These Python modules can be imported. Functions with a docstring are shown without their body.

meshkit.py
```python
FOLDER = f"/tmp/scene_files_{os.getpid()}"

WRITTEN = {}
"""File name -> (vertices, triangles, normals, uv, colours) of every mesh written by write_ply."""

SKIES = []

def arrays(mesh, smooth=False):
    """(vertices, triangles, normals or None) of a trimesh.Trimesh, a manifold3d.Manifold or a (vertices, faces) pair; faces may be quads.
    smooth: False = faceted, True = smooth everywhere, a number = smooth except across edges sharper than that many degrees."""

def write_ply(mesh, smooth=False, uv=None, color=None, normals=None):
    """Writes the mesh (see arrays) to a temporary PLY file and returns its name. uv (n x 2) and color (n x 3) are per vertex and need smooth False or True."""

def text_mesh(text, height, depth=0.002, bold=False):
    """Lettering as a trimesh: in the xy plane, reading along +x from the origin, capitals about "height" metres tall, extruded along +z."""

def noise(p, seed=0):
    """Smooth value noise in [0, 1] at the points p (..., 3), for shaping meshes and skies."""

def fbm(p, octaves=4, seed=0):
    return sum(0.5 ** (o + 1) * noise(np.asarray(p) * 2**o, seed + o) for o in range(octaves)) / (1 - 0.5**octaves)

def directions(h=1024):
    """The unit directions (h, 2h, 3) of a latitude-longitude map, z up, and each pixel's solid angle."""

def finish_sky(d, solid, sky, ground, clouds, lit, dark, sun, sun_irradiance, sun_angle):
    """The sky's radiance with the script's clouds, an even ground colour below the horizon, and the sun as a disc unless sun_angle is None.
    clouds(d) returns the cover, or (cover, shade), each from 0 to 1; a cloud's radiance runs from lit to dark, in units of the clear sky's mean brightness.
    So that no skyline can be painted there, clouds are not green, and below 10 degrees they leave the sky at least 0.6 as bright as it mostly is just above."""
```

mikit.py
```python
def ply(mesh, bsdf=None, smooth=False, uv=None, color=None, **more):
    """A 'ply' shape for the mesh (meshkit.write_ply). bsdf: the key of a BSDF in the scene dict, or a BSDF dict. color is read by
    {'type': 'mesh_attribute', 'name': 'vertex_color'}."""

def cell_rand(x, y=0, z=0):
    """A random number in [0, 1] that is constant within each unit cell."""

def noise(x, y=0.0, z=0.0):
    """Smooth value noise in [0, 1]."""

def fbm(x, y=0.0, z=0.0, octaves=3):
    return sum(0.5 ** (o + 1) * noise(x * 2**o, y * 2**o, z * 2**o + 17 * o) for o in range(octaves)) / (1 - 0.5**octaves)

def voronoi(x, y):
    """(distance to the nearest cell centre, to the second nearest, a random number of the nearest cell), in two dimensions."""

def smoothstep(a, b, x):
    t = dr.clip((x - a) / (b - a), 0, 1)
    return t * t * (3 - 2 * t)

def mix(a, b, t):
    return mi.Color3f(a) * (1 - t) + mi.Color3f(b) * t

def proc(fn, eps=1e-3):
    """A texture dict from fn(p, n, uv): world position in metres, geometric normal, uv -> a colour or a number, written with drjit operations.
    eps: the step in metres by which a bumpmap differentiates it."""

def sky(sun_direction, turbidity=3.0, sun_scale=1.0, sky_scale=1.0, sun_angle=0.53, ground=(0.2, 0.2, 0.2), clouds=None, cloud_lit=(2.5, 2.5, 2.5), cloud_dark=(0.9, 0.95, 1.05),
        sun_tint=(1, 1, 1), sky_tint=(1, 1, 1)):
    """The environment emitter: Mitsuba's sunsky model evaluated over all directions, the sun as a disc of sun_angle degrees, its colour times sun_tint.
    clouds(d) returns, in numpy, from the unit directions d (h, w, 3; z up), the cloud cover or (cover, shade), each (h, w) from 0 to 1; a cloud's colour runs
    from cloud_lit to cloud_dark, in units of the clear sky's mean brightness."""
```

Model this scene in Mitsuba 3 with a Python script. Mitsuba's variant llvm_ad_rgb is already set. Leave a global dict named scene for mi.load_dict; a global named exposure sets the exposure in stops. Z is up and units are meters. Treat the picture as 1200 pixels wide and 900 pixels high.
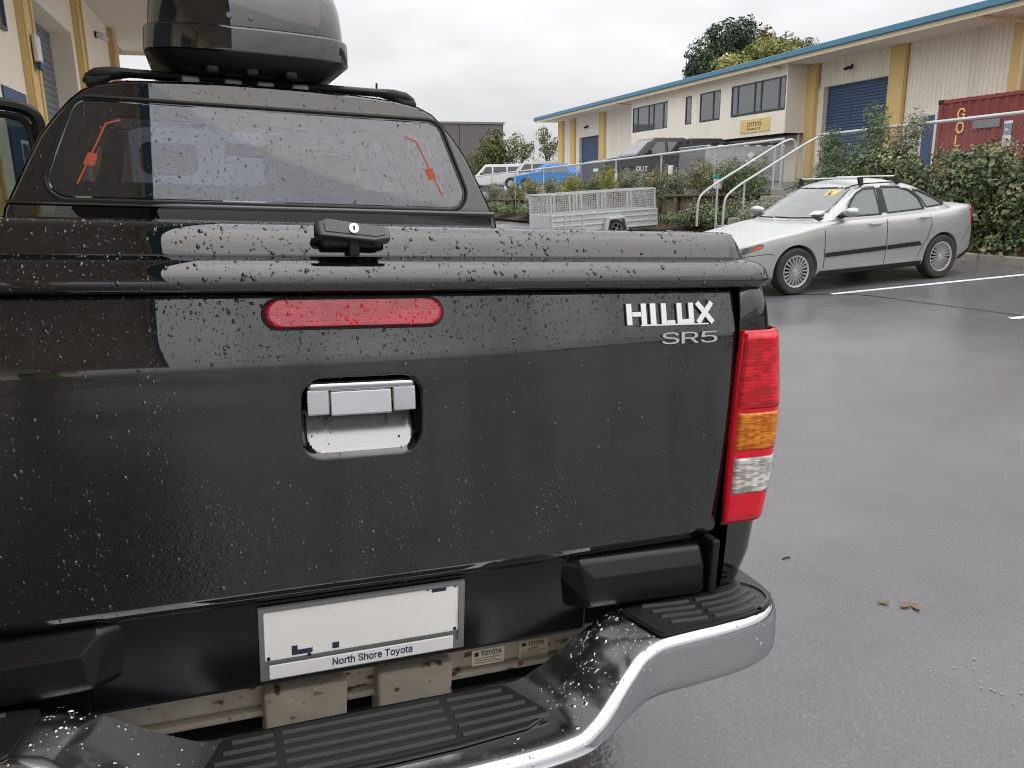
import math, numpy as np, trimesh, drjit as dr, mitsuba as mi, mikit, meshkit
import manifold3d as m3
from shapely.geometry import Polygon, LineString, Point
from mikit import noise, fbm, smoothstep, mix, voronoi, cell_rand
T = mi.ScalarTransform4f
scene, labels = {}, {}

# ------------------------------------------------------------------ camera, sky, exposure
PSI, PITCH, ROLL = math.radians(17.8), math.radians(13.689), math.atan(-0.013)
CZ = 1.40
_fw = np.array([math.sin(PSI)*math.cos(PITCH), math.cos(PSI)*math.cos(PITCH), -math.sin(PITCH)])
_rt = np.array([math.cos(PSI), -math.sin(PSI), 0.0]); _up = np.cross(_rt, _fw)
_Ui = math.cos(ROLL)*_up - math.sin(ROLL)*_rt
scene['camera'] = {'type': 'perspective', 'fov': 2*math.degrees(math.atan(600/936.)), 'fov_axis': 'x', 'near_clip': 0.05, 'far_clip': 3000.0,
    'to_world': T().look_at(origin=[0, 0, CZ], target=list(np.array([0, 0, CZ])+_fw), up=list(_Ui))}

def clouds(d):
    el = np.clip(d[..., 2], 0, 1)
    p = np.stack([d[..., 0]/(el+0.18), d[..., 1]/(el+0.18), el*0+3.1], -1)
    n = meshkit.fbm(p*1.1, 5, seed=4) - 0.5
    n2 = meshkit.fbm(p*3.4, 4, seed=9) - 0.5
    L = (.76+2.24*el)/3.0*(1+0.55*n+0.30*n2)          # overcast sky, overhead raised past the standard ratio to brighten walls and asphalt
    return np.ones_like(el), np.clip(1-(L-0.15)/1.0, 0, 1)
scene['sky'] = mikit.sky([0.35, -0.45, 0.82], turbidity=3, sun_scale=0.10, sun_angle=70, clouds=clouds,
    cloud_lit=(9.4, 9.4, 9.6), cloud_dark=(1.23, 1.235, 1.26), ground=(0.16, 0.16, 0.16))
exposure = 1.66

# ------------------------------------------------------------------ materials
def rgb(*c): return {'type': 'rgb', 'value': list(c if len(c) > 1 else c*3)}
def plas(c, ior=1.5, alpha=None):
    d = {'type': 'plastic' if alpha is None else 'roughplastic', 'diffuse_reflectance': rgb(*c), 'int_ior': ior, 'nonlinear': False}
    if alpha is not None: d['alpha'] = alpha; d['distribution'] = 'ggx'
    return d
def two(b): return {'type': 'twosided', 'b': b}
def prin(c, r=0.5, spec=0.5, metal=0.0, **k):
    return {'type': 'principled', 'base_color': c if isinstance(c, dict) else rgb(*c), 'roughness': r, 'specular': spec, 'metallic': metal, **k}
def bump(b, fn, scale, eps=2e-3): return {'type': 'bumpmap', 'arbitrary': mikit.proc(fn, eps), 'scale': scale, 'b': b}
B = {}
def mat(name, d): scene['mat_'+name] = d; return 'mat_'+name

mat('paint', two(plas((.003, .0035, .0042), 2.0)))
mat('paint_dull', two(plas((.0035, .004, .0045), 1.48, .06)))
mat('bowl', two({'type': 'roughconductor', 'material': 'none', 'alpha': .05, 'distribution': 'ggx', 'specular_reflectance': rgb(.27, .27, .275)}))
def grime_col(p, n, uv):
    k = fbm(p.x*9, p.y*9, p.z*2.2, 4); s = smoothstep(.48, .8, fbm(p.x*38, p.y*20, p.z*3.0, 3))
    return mix((.010, .0105, .011), (.032, .031, .030), dr.clip(s*.6+smoothstep(.45, .7, k)*.5, 0, 1))
mat('paint_dusty', two({'type': 'blendbsdf', 'weight': mikit.proc(lambda p, n, uv: .03+.22*smoothstep(.47, .75, fbm(p.x*11, p.y*11, p.z*1.6, 4))),
    'a': plas((.0022, .0027, .0034), 2.0), 'b': plas((.014, .014, .015), 1.6, .22)}))
mat('rubber', two(bump(plas((.014, .0145, .015), 1.5, .32), lambda p, n, uv: noise(p.x*900, p.y*900, p.z*900), .0004)))
mat('rubber_rib_sheen', two(plas((.085, .086, .088), 1.6, .25)))  # wet sheen on the tread ribs painted in as lighter rubber
mat('rubber_pad', two(bump(plas((.016, .017, .018), 1.6, .20), lambda p, n, uv: noise(p.x*700, p.y*700, p.z*700), .0004)))
mat('black_trim', two(plas((.012, .0125, .013), 1.5, .22)))
mat('matte_black', two(prin((.012, .012, .013), .6, .4)))
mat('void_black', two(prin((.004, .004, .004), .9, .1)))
mat('chrome', two({'type': 'roughconductor', 'material': 'none', 'alpha': .05, 'distribution': 'ggx', 'specular_reflectance': rgb(.82, .82, .83)}))
mat('chrome_badge', two({'type': 'roughconductor', 'material': 'none', 'alpha': .10, 'distribution': 'ggx', 'specular_reflectance': rgb(.74, .74, .76)}))
def scuff(p, n, uv): return .012+.04*smoothstep(.52, .75, fbm(p.x*30, p.y*30, p.z*30, 3))
mat('chrome_worn', two({'type': 'roughconductor', 'material': 'none', 'alpha': mikit.proc(scuff), 'distribution': 'ggx', 'specular_reflectance': rgb(.60, .61, .625)}))
mat('galv', two(prin({**mikit.proc(lambda p, n, uv: mix((.46, .47, .475), (.62, .63, .63), fbm(p.x*9, p.y*9, p.z*9, 3)))}, .42, .5, .25)))
mat('pale_grey', two(prin((.40, .41, .41), .5, .4)))
mat('steel_grey', two(prin((.22, .225, .23), .4, .5, .4)))
mat('drop', two(plas((.002, .002, .002), 1.85)))
mat('drop_bright', two(plas((.002, .002, .002), 2.2)))
mat('drop_chrome', {'type': 'dielectric', 'int_ior': 1.33, 'ext_ior': 1.0})
mat('drop_glass', {'type': 'dielectric', 'int_ior': 1.33, 'ext_ior': 1.0})
mat('glass_cab', {'type': 'thindielectric', 'int_ior': 1.88, 'ext_ior': 1.0, 'specular_transmittance': rgb(.075, .083, .105), 'specular_reflectance': rgb(.91, .94, 1.0)})
mat('glass_screen', ({'type': 'blendbsdf', 'weight': .72, 'a': {'type': 'thindielectric', 'int_ior': 1.75, 'ext_ior': 1.0, 'specular_transmittance': rgb(.8, .86, .86)}, 'b': plas((.25, .255, .255), 1.75)}))
mat('glass_clear', {'type': 'thindielectric', 'int_ior': 1.5, 'ext_ior': 1.0, 'specular_transmittance': rgb(.93, .95, .95)})
mat('glass_car', ({'type': 'blendbsdf', 'weight': .68, 'a': {'type': 'thindielectric', 'int_ior': 1.75, 'ext_ior': 1.0, 'specular_transmittance': rgb(.72, .86, .82)}, 'b': plas((.19, .235, .222), 1.75)}))
mat('glass_dark', two(plas((.03, .034, .036), 1.9)))
mat('glass_window', two(plas((.10, .105, .105), 2.1)))
mat('white_paint', two(prin((.72, .72, .71), .35, .5)))
mat('silver_paint', two({'type': 'principled', 'base_color': rgb(.43, .435, .43), 'roughness': .30, 'metallic': .45, 'specular': .6, 'clearcoat': .8, 'clearcoat_gloss': .93}))
mat('alloy', two(prin((.55, .55, .54), .35, .5, .6)))
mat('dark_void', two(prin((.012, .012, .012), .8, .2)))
mat('tyre', two(prin({**mikit.proc(lambda p, n, uv: mix((.028, .028, .028), (.06, .058, .054), fbm(p.x*8, p.y*8, p.z*8, 3)))}, .75, .3)))
mat('ute_grey', two(prin((.055, .057, .062), .3, .5, .3)))
mat('car_blue', two(prin((.03, .24, .62), .25, .6)))
mat('red_plain', two(plas((.52, .012, .018), 1.5)))
mat('white_plastic', two(plas((.78, .78, .77), 1.5, .1)))

def lens(name, c0, c1, freq, rel, ior=1.55, rows=70.0):
    def f(p, n, uv):
        a = .5+.5*dr.sin(uv.x*freq*6.2832+2.2*noise(uv.y*9, 3)); b = noise(uv.x*freq*1.3, uv.y*freq*2.0)
        c = smoothstep(.25, .78, 0.12*a+.62*b+.26*(.5+.5*dr.sin(uv.y*rows+1.5*b)))
        return mix(c0, c1, c)
    mat(name, two({'type': 'plastic', 'diffuse_reflectance': mikit.proc(f), 'int_ior': ior, 'nonlinear': False}))
lens('lens_red', (.50, .003, .010), (.90, .009, .032), 6, 1, 1.6, 75.0)
lens('lens_red_plain', (.74, .006, .022), (.82, .008, .028), 3, 1)
lens('lens_amber', (.48, .10, .003), (.92, .32, .012), 9, 1)
lens('lens_clear', (.30, .29, .28), (.92, .90, .86), 8, 1)
lens('lens_brake', (.42, .006, .018), (.60, .014, .034), 5, 1, 1.9)

def asphalt_h(p, n, uv):
    return .6*noise(p.x*140, p.y*140, 0)+.4*noise(p.x*60, p.y*60, 5)
def asphalt_c(p, n, uv):
    g = noise(p.x*210, p.y*210, 0); m = fbm(p.x*.7, p.y*.7, 3, 4); q = fbm(p.x*4, p.y*4, 9, 3)
    base = mix((.060, .057, .062), (.134, .128, .137), .55*g+.45*m)
    base = base*(.85+.3*q)
    sp = smoothstep(.93, .97, cell_rand(dr.floor(p.x*160), dr.floor(p.y*160), 2))
    return mix(base, mi.Color3f(.20, .195, .19), sp*.35)
def asphalt_r(p, n, uv):
    return .15+.20*smoothstep(.35, .65, fbm(p.x*.45+7, p.y*.9, 2, 4))+.06*noise(p.x*90, p.y*90)
mat('asphalt', two({'type': 'bumpmap', 'arbitrary': mikit.proc(asphalt_h, 3e-3), 'scale': .0014,
    'b': {'type': 'principled', 'base_color': mikit.proc(asphalt_c), 'roughness': mikit.proc(asphalt_r), 'specular': 1.0}}))
mat('asphalt_dry_shaded', two({'type': 'bumpmap', 'arbitrary': mikit.proc(asphalt_h, 3e-3), 'scale': .0016, 'b': {'type': 'principled', 'base_color': mikit.proc(lambda p, n, uv: mix((.022, .021, .022), (.075, .072, .072), noise(p.x*170, p.y*170, 0))), 'roughness': .8, 'specular': .3}}))  # matte dry ground, base colour darkened to carry the shade under the pickup
mat('asphalt_far', two(prin((.07, .068, .072), .35, .6)))
mat('tar', two(prin((.018, .018, .019), .35, .5)))
mat('road_white', two(prin({**mikit.proc(lambda p, n, uv: mix((.62, .62, .62), (.80, .80, .80), fbm(p.x*6, p.y*6, 1, 3)))}, .5, .5)))
mat('concrete', two(prin({**mikit.proc(lambda p, n, uv: mix((.20, .19, .165), (.34, .325, .29), fbm(p.x*7, p.y*7, p.z*7, 4)))}, .7, .3)))
mat('soil', two(prin({**mikit.proc(lambda p, n, uv: mix((.035, .026, .018), (.085, .066, .045), fbm(p.x*5, p.y*5, p.z*5, 4)))}, .95, .1)))
mat('timber', two(prin({**mikit.proc(lambda p, n, uv: mix((.10, .075, .05), (.25, .20, .15), fbm(p.x*14, p.y*14, p.z*2.5, 4)))}, .85, .2)))
mat('cream', two(prin({**mikit.proc(lambda p, n, uv: mix((.80, .755, .635), (.85, .81, .70), fbm(p.x*.8, p.y*.8, p.z*.5, 4)) * (1-.10*smoothstep(.55, .8, fbm(p.x*3, p.y*3, p.z*.22, 3))))}, .7, .3)))
mat('cream_left', two(prin({**mikit.proc(lambda p, n, uv: mix((.82, .745, .60), (.87, .80, .66), fbm(p.x*.8, p.y*.8, p.z*.4, 4)))}, .75, .3)))
mat('yellow_post', two(prin((.69, .50, .21), .6, .3)))
mat('fascia_blue', two(prin((.06, .20, .30), .4, .5)))
mat('fascia_cream', two(prin((.70, .60, .41), .6, .3)))
mat('soffit', two(prin((.66, .62, .55), .8, .2)))
mat('door_blue', two(prin((.045, .085, .165), .45, .5)))
mat('door_grey', two(prin((.15, .165, .185), .45, .5)))
mat('frame_blue', two(prin((.05, .075, .11), .5, .5)))
mat('sign_yellow', two(prin((.74, .56, .23), .5, .3)))
mat('ink', two(prin((.02, .02, .024), .6, .3)))
mat('ink_blue', two(prin((.03, .035, .07), .6, .3)))
mat('cont_red', two(prin({**mikit.proc(lambda p, n, uv: mix((.20, .045, .045), (.27, .07, .065), fbm(p.x*2, p.y*2, p.z*2, 4)))}, .6, .3)))
mat('cont_yellow', two(prin((.72, .50, .16), .6, .3)))
mat('ware_grey', two(prin((.15, .14, .145), .7, .3)))
mat('bracket', two(prin({**mikit.proc(lambda p, n, uv: mix(mix((.26, .235, .19), (.40, .37, .31), fbm(p.x*25, p.y*25, p.z*25, 4)), mi.Color3f(.10, .06, .035), smoothstep(.64, .76, fbm(p.x*45, p.y*45, p.z*60, 3))))}, .65, .3)))
mat('plate_white', two(prin((.88, .88, .87), .45, .4)))
mat('strip_white', two(prin((.80, .80, .82), .4, .4)))
mat('sticker_gold', two(prin((.50, .43, .28), .4, .5)))
mat('sticker_pale', two(prin((.60, .57, .46), .4, .5)))
mat('orange', two(prin((.72, .12, .035), .5, .4)))
mat('heater', two(prin((.50, .085, .035), .5, .4)))
mat('lock_face', two(plas((.03, .03, .031), 2.0, .16)))
mat('seat_cloth', two(prin((.05, .05, .055), .9, .2)))
mat('leaf', two({'type': 'principled', 'base_color': {'type': 'mesh_attribute', 'name': 'vertex_color'}, 'roughness': .42, 'specular': .5}))
mat('bark', two(prin({**mikit.proc(lambda p, n, uv: mix((.06, .045, .032), (.14, .11, .085), fbm(p.x*18, p.y*18, p.z*4, 3)))}, .9, .1)))
mat('teal', two(prin((.01, .30, .30), .5, .4)))
mat('dead_leaf', two(prin((.21, .14, .075), .7, .3)))
mat('droppings', two(prin((.30, .295, .29), .7, .3)))
mat('sign_blue', two(prin((.03, .07, .15), .5, .4)))
mat('white_flat', two(prin((.76, .76, .76), .6, .3)))
mat('yellow_flat', two(prin((.58, .50, .17), .6, .3)))
mat('logo_grey', two(prin((.38, .40, .42), .5, .4)))

# ------------------------------------------------------------------ helpers
def numbered(key):
    def taken(k): return k in scene or k in labels or any(s.startswith(k+'__') for s in scene)
    if not taken(key): return key
    i = 1
    while taken('%s_%03d' % (key, i)): i += 1
    return '%s_%03d' % (key, i)
def thing(name, label, cat, group=None):
    k = numbered(name); labels[k] = {'label': label, 'category': cat}
    if group: labels[k]['group'] = group
    return k
def struct(name, mesh, m, smooth=False, label=None, **kw):
    k = numbered(name); scene[k] = mikit.ply(mesh, 'mat_'+m, smooth, **kw); labels[k] = {'kind': 'structure'}
    if label: labels[k]['label'] = label
    return k
def part(parent, name, mesh, m, smooth=False, to=None, label=None, stuff=False, uv=None, color=None):
    k = numbered(parent+'__'+name)
    d = mikit.ply(mesh, 'mat_'+m, smooth, uv=uv, color=color)
    if to is not None: d['to_world'] = to
    scene[k] = d
    if label: labels.setdefault(k, {})['label'] = label
    if stuff: labels.setdefault(k, {})['kind'] = 'stuff'
    return k
def whole(name, mesh, m, label, cat, smooth=False, group=None, to=None, kind=None, color=None):
    k = thing(name, label, cat, group); d = mikit.ply(mesh, 'mat_'+m, smooth, color=color)
    if to is not None: d['to_world'] = to
    scene[k] = d
    if kind: labels[k]['kind'] = kind
    return k
def copy_part(src, key, to):
    k = numbered(key); d = dict(scene[src]); d['to_world'] = to; scene[k] = d; return k

def cat(*ms):
    ms = [m for m in (ms[0] if len(ms) == 1 and isinstance(ms[0], (list, tuple)) else ms) if m is not None]
    return trimesh.util.concatenate(ms)
def tm(v, f): return trimesh.Trimesh(np.asarray(v, float), np.asarray(f, int), process=False)
def mtm(man):
    m = man.to_mesh(); return trimesh.Trimesh(m.vert_properties[:, :3].astype(float), m.tri_verts.astype(int), process=False)
def man(mesh):
    mesh = mesh.copy(); mesh.merge_vertices()
    return m3.Manifold(m3.Mesh(np.asarray(mesh.vertices, np.float32), np.asarray(mesh.faces, np.uint32)))
def hull(pts): return mtm(m3.Manifold.hull_points(np.asarray(pts, float)))
def box(x0, x1, y0, y1, z0, z1, c=0.0):
    if x0 > x1: x0, x1 = x1, x0
    if y0 > y1: y0, y1 = y1, y0
    if z0 > z1: z0, z1 = z1, z0
    if c <= 0:
        m = trimesh.creation.box((x1-x0, y1-y0, z1-z0)); m.apply_translation(((x0+x1)/2, (y0+y1)/2, (z0+z1)/2)); return m
    c = min(c, .45*(x1-x0), .45*(y1-y0), .45*(z1-z0)); P = []
    for x, sx in ((x0, 1), (x1, -1)):
        for y, sy in ((y0, 1), (y1, -1)):
            for z, sz in ((z0, 1), (z1, -1)):
                P += [(x+sx*c, y+sy*c, z), (x+sx*c, y, z+sz*c), (x, y+sy*c, z+sz*c)]
    return hull(P)
def rbox(x0, x1, y0, y1, z0, z1, r, n=3):
    s = trimesh.creation.icosphere(subdivisions=n-1, radius=r).vertices
    return hull(np.vstack([s+np.array([x, y, z]) for x in (x0+r, x1-r) for y in (y0+r, y1-r) for z in (z0+r, z1-r)]))
def tube(pts, r, n=8, closed=False):
    p = np.asarray(pts, float); t = np.gradient(p, axis=0)
    t /= np.linalg.norm(t, axis=1, keepdims=True)+1e-12
    u = np.array([0, 0, 1.0]) if abs(t[0][2]) < .9 else np.array([1.0, 0, 0])
    A = []
    for k in range(len(p)):
        a = u-t[k]*(u@t[k]); a /= np.linalg.norm(a)+1e-12; A.append(a); u = a
    A = np.array(A); Bv = np.cross(t, A); an = np.arange(n)*2*np.pi/n
    rr = np.broadcast_to(np.asarray(r, float), (len(p),))
    v = p[:, None]+rr[:, None, None]*(np.cos(an)[None, :, None]*A[:, None]+np.sin(an)[None, :, None]*Bv[:, None])
    f = []
    for i in range(len(p)-1):
        for j in range(n):
            a, b, c, d = i*n+j, i*n+(j+1) % n, (i+1)*n+(j+1) % n, (i+1)*n+j
            f += [(a, c, b), (a, d, c)]
    v = v.reshape(-1, 3); v = np.vstack([v, p[0], p[-1]]); e = len(v)
    for j in range(n):
        f += [(e-2, j, (j+1) % n), (e-1, (len(p)-1)*n+(j+1) % n, (len(p)-1)*n+j)]
    return tm(v, np.array(f)[:, ::-1])
def cyl(p0, p1, r, n=16): return tube([p0, p1], r, n)
def bezier(pts, n=10):
    """round the corners of a polyline by sampling quadratic arcs"""
    p = np.asarray(pts, float); out = [p[0]]
    for i in range(1, len(p)-1):
        a, b = (p[i-1]+p[i])/2 if i > 1 else p[0], (p[i]+p[i+1])/2 if i < len(p)-2 else p[-1]
        for t in np.linspace(0, 1, n)[1:]: out.append((1-t)**2*a+2*t*(1-t)*p[i]+t*t*b)
    return np.array(out)
def grid(V, flip=False):
    """V (a,b,3) -> mesh"""
    a, b = V.shape[:2]; i, j = np.meshgrid(np.arange(a-1), np.arange(b-1), indexing='ij')
    q = np.stack([i*b+j, (i+1)*b+j, (i+1)*b+j+1, i*b+j+1], -1).reshape(-1, 4)
    f = np.vstack([q[:, [0, 1, 2]], q[:, [0, 2, 3]]])
    return tm(V.reshape(-1, 3), f[:, ::-1] if flip else f)
def extrude(poly, h):
    return trimesh.creation.extrude_polygon(poly if isinstance(poly, Polygon) else Polygon(poly), h, engine='earcut')
def to4(o, x, y, z):
    M = np.eye(4); M[:3, 0], M[:3, 1], M[:3, 2], M[:3, 3] = x, y, z, o; return M
def moved(m, M): m = m.copy(); m.apply_transform(M); return m
def slab(poly, h, b, o, x, y, z):
    """convex polygon plate: outline poly (n,2) in the x,y axes at o, thickness h along z with bevel b"""
    P = np.asarray(poly, float); c = P.mean(0); d = P-c; L = np.linalg.norm(d, axis=1, keepdims=True)
    Q = c+d*(1-b/np.maximum(L, 1e-9))
    pts = np.vstack([np.c_[P, np.zeros(len(P))], np.c_[P, np.full(len(P), h-b)], np.c_[c+d*(1-.3*b/np.maximum(L, 1e-9)), np.full(len(P), h-.3*b)], np.c_[Q, np.full(len(P), h)]])
    return moved(hull(pts), to4(o, x, y, z))
def rrect(x0, x1, y0, y1, r, n=6):
    out = []
    for cx, cy, a0 in ((x1-r, y1-r, 0), (x0+r, y1-r, 90), (x0+r, y0+r, 180), (x1-r, y0+r, 270)):
        for k in range(n+1):
            a = math.radians(a0+90*k/n); out.append((cx+r*math.cos(a), cy+r*math.sin(a)))
    return np.array(out)
def rings(R, cap0=True, cap1=True):
    """stack of equal-length closed rings -> closed mesh"""
    R = [np.asarray(r, float) for r in R]; n = len(R[0]); v = np.vstack(R); f = []
    for k in range(len(R)-1):
        for j in range(n):
            a, b, c, d = k*n+j, k*n+(j+1) % n, (k+1)*n+(j+1) % n, (k+1)*n+j
            f += [(a, b, c), (a, c, d)]
    v = list(v)
    if cap0:
        v.append(R[0].mean(0)); e = len(v)-1; f += [(e, (j+1) % n, j) for j in range(n)]
    if cap1:
        v.append(R[-1].mean(0)); e = len(v)-1; o = (len(R)-1)*n; f += [(e, o+j, o+(j+1) % n) for j in range(n)]
    return tm(np.array(v), f)
def text(s, h, depth=.001, bold=False, width=None):
    m = meshkit.text_mesh(s, h, depth, bold); m = m.copy()
    if width:
        k = width/(m.bounds[1][0]-m.bounds[0][0]); m.apply_translation((-m.bounds[0][0], 0, 0)); m.apply_scale((k, 1, 1))
    return m
def sample(mesh, n, rng, keep=None):
    tri = mesh.vertices[mesh.faces]; cr = np.cross(tri[:, 1]-tri[:, 0], tri[:, 2]-tri[:, 0]); ar = np.linalg.norm(cr, axis=1)
    if keep is not None: ar = ar*keep(tri.mean(1), cr/np.maximum(np.linalg.norm(cr, axis=1, keepdims=True), 1e-12))
    i = rng.choice(len(ar), n, p=ar/ar.sum()); a, b = rng.random((2, n)); s = a+b > 1; a[s], b[s] = 1-a[s], 1-b[s]
    P = tri[i, 0]+a[:, None]*(tri[i, 1]-tri[i, 0])+b[:, None]*(tri[i, 2]-tri[i, 0])
    N = cr[i]/np.linalg.norm(cr[i], axis=1, keepdims=True)
    return P, N
def beads(P, N, r, rng, down=np.array([0, 0, -1.0]), hgt=(.32, .55), n=8, stretch=.35):
    """water beads: small domes sitting on a surface"""
    k = len(P); r = np.asarray(r)
    t1 = down-N*(N@down)[:, None]; L = np.linalg.norm(t1, axis=1, keepdims=True)
    t1 = np.where(L > .05, t1/np.maximum(L, 1e-9), np.cross(N, [1.0, 0, 0]))
    t1 /= np.linalg.norm(t1, axis=1, keepdims=True); t2 = np.cross(N, t1)
    an = rng.normal(0, .5, k); c, s = np.cos(an)[:, None], np.sin(an)[:, None]; t1, t2 = c*t1+s*t2, -s*t1+c*t2
    a = r*(1+stretch*rng.random(k)*1.4); b = r*(1-.25*rng.random(k)); h = r*rng.uniform(*hgt, k)
    th = np.arange(n)*2*np.pi/n; wob = 1+rng.normal(0, .10, (k, n))
    V = np.zeros((k, 2*n+1, 3))
    for q, (rad, hh) in enumerate(((1.0, -.05), (.72, .70))):
        V[:, q*n:(q+1)*n] = P[:, None]+(a[:, None]*np.cos(th)*rad*wob)[..., None]*t1[:, None]+(b[:, None]*np.sin(th)*rad*wob)[..., None]*t2[:, None]+(h*hh)[:, None, None]*N[:, None]
    V[:, 2*n] = P+h[:, None]*N
    f = []
    for j in range(n):
        f += [(j, (j+1) % n, n+(j+1) % n), (j, n+(j+1) % n, n+j), (n+j, n+(j+1) % n, 2*n)]
    F = np.array(f)[None]+(np.arange(k)*(2*n+1))[:, None, None]
    return tm(V.reshape(-1, 3), F.reshape(-1, 3))
def pchip(x, y, q):
    from scipy.interpolate import PchipInterpolator
    return PchipInterpolator(x, y)(q)
# ------------------------------------------------------------------ ground
TR = np.array([[.9976, -.0508, .0471], [.0509, .9987, .0], [-.0470, .0024, .9989]])
TR[:, 0] /= np.linalg.norm(TR[:, 0]); TR[:, 2] -= TR[:, 0]*(TR[:, 0]@TR[:, 2]); TR[:, 2] /= np.linalg.norm(TR[:, 2]); TR[:, 1] = np.cross(TR[:, 2], TR[:, 0])
TO = np.array([.099, 1.332, 0.0])
TM4 = np.eye(4); TM4[:3, :3] = TR; TM4[:3, 3] = TO
TM = T(TM4)
def gz(x, y=0.0):
    """lower car park: falls away from the left building to a shallow valley, then rises to the kerb"""
    x = np.asarray(x, float)
    t = np.clip((x-3)/4.0, 0, 1); h = lambda a, ma, b, mb: (2*t**3-3*t**2+1)*a+(t**3-2*t**2+t)*4*ma+(-2*t**3+3*t**2)*b+(t**3-t**2)*4*mb
    xl = np.clip(x, -4, 3)
    return np.where(x < 3, -.0471*(xl-TO[0]), np.where(x < 7, h(-.0471*(3-TO[0]), -.047, -.04, .034), -.04+.034*(np.minimum(x, 12.4)-7)))-.009*np.clip(np.asarray(y, float)-13, 0, 25)
def sheet(xs, ys, zf):
    X, Y = np.meshgrid(xs, ys, indexing='ij'); return grid(np.stack([X, Y, zf(X, Y)], -1))
gx = np.unique(np.r_[-400, -60, -10, np.arange(-4, 12.41, .2), 12.4]); gy = np.r_[-400, -60, -20, np.arange(-10, 60, 5), 80, 200, 600]
struct('asphalt_ground', sheet(gx, gy, lambda X, Y: gz(X, Y)), 'asphalt', True, 'wet dark grey asphalt of the lower car park')
def strip(p0, p1, w, lift=.004, n=12):
    p0, p1 = np.array(p0, float), np.array(p1, float); d = (p1-p0)/np.linalg.norm(p1-p0); q = np.array([-d[1], d[0]])*w/2
    V = np.array([[np.r_[p+s*q, gz((p+s*q)[0])+lift] for s in (-1, 1)] for p in (p0+(p1-p0)*t for t in np.linspace(0, 1, n))])
    return grid(V, True)
whole('parking_line', strip((7.40, 8.90), (12.2, 8.87), .10), 'road_white', 'long white painted bay line beside the silver sedan', 'parking line', group=None)
whole('parking_line', strip((7.70, 6.43), (12.2, 6.40), .10), 'road_white', 'short end of a white bay line cut off by the right edge of the photo', 'parking line')
rng = np.random.default_rng(5)
cp = np.array([(6.2, 9.55), (7.0, 9.1), (7.66, 8.79), (7.75, 8.0), (7.86, 7.2), (7.94, 6.53), (8.05, 5.2)])
cq = bezier(cp, 10); V = []
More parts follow.
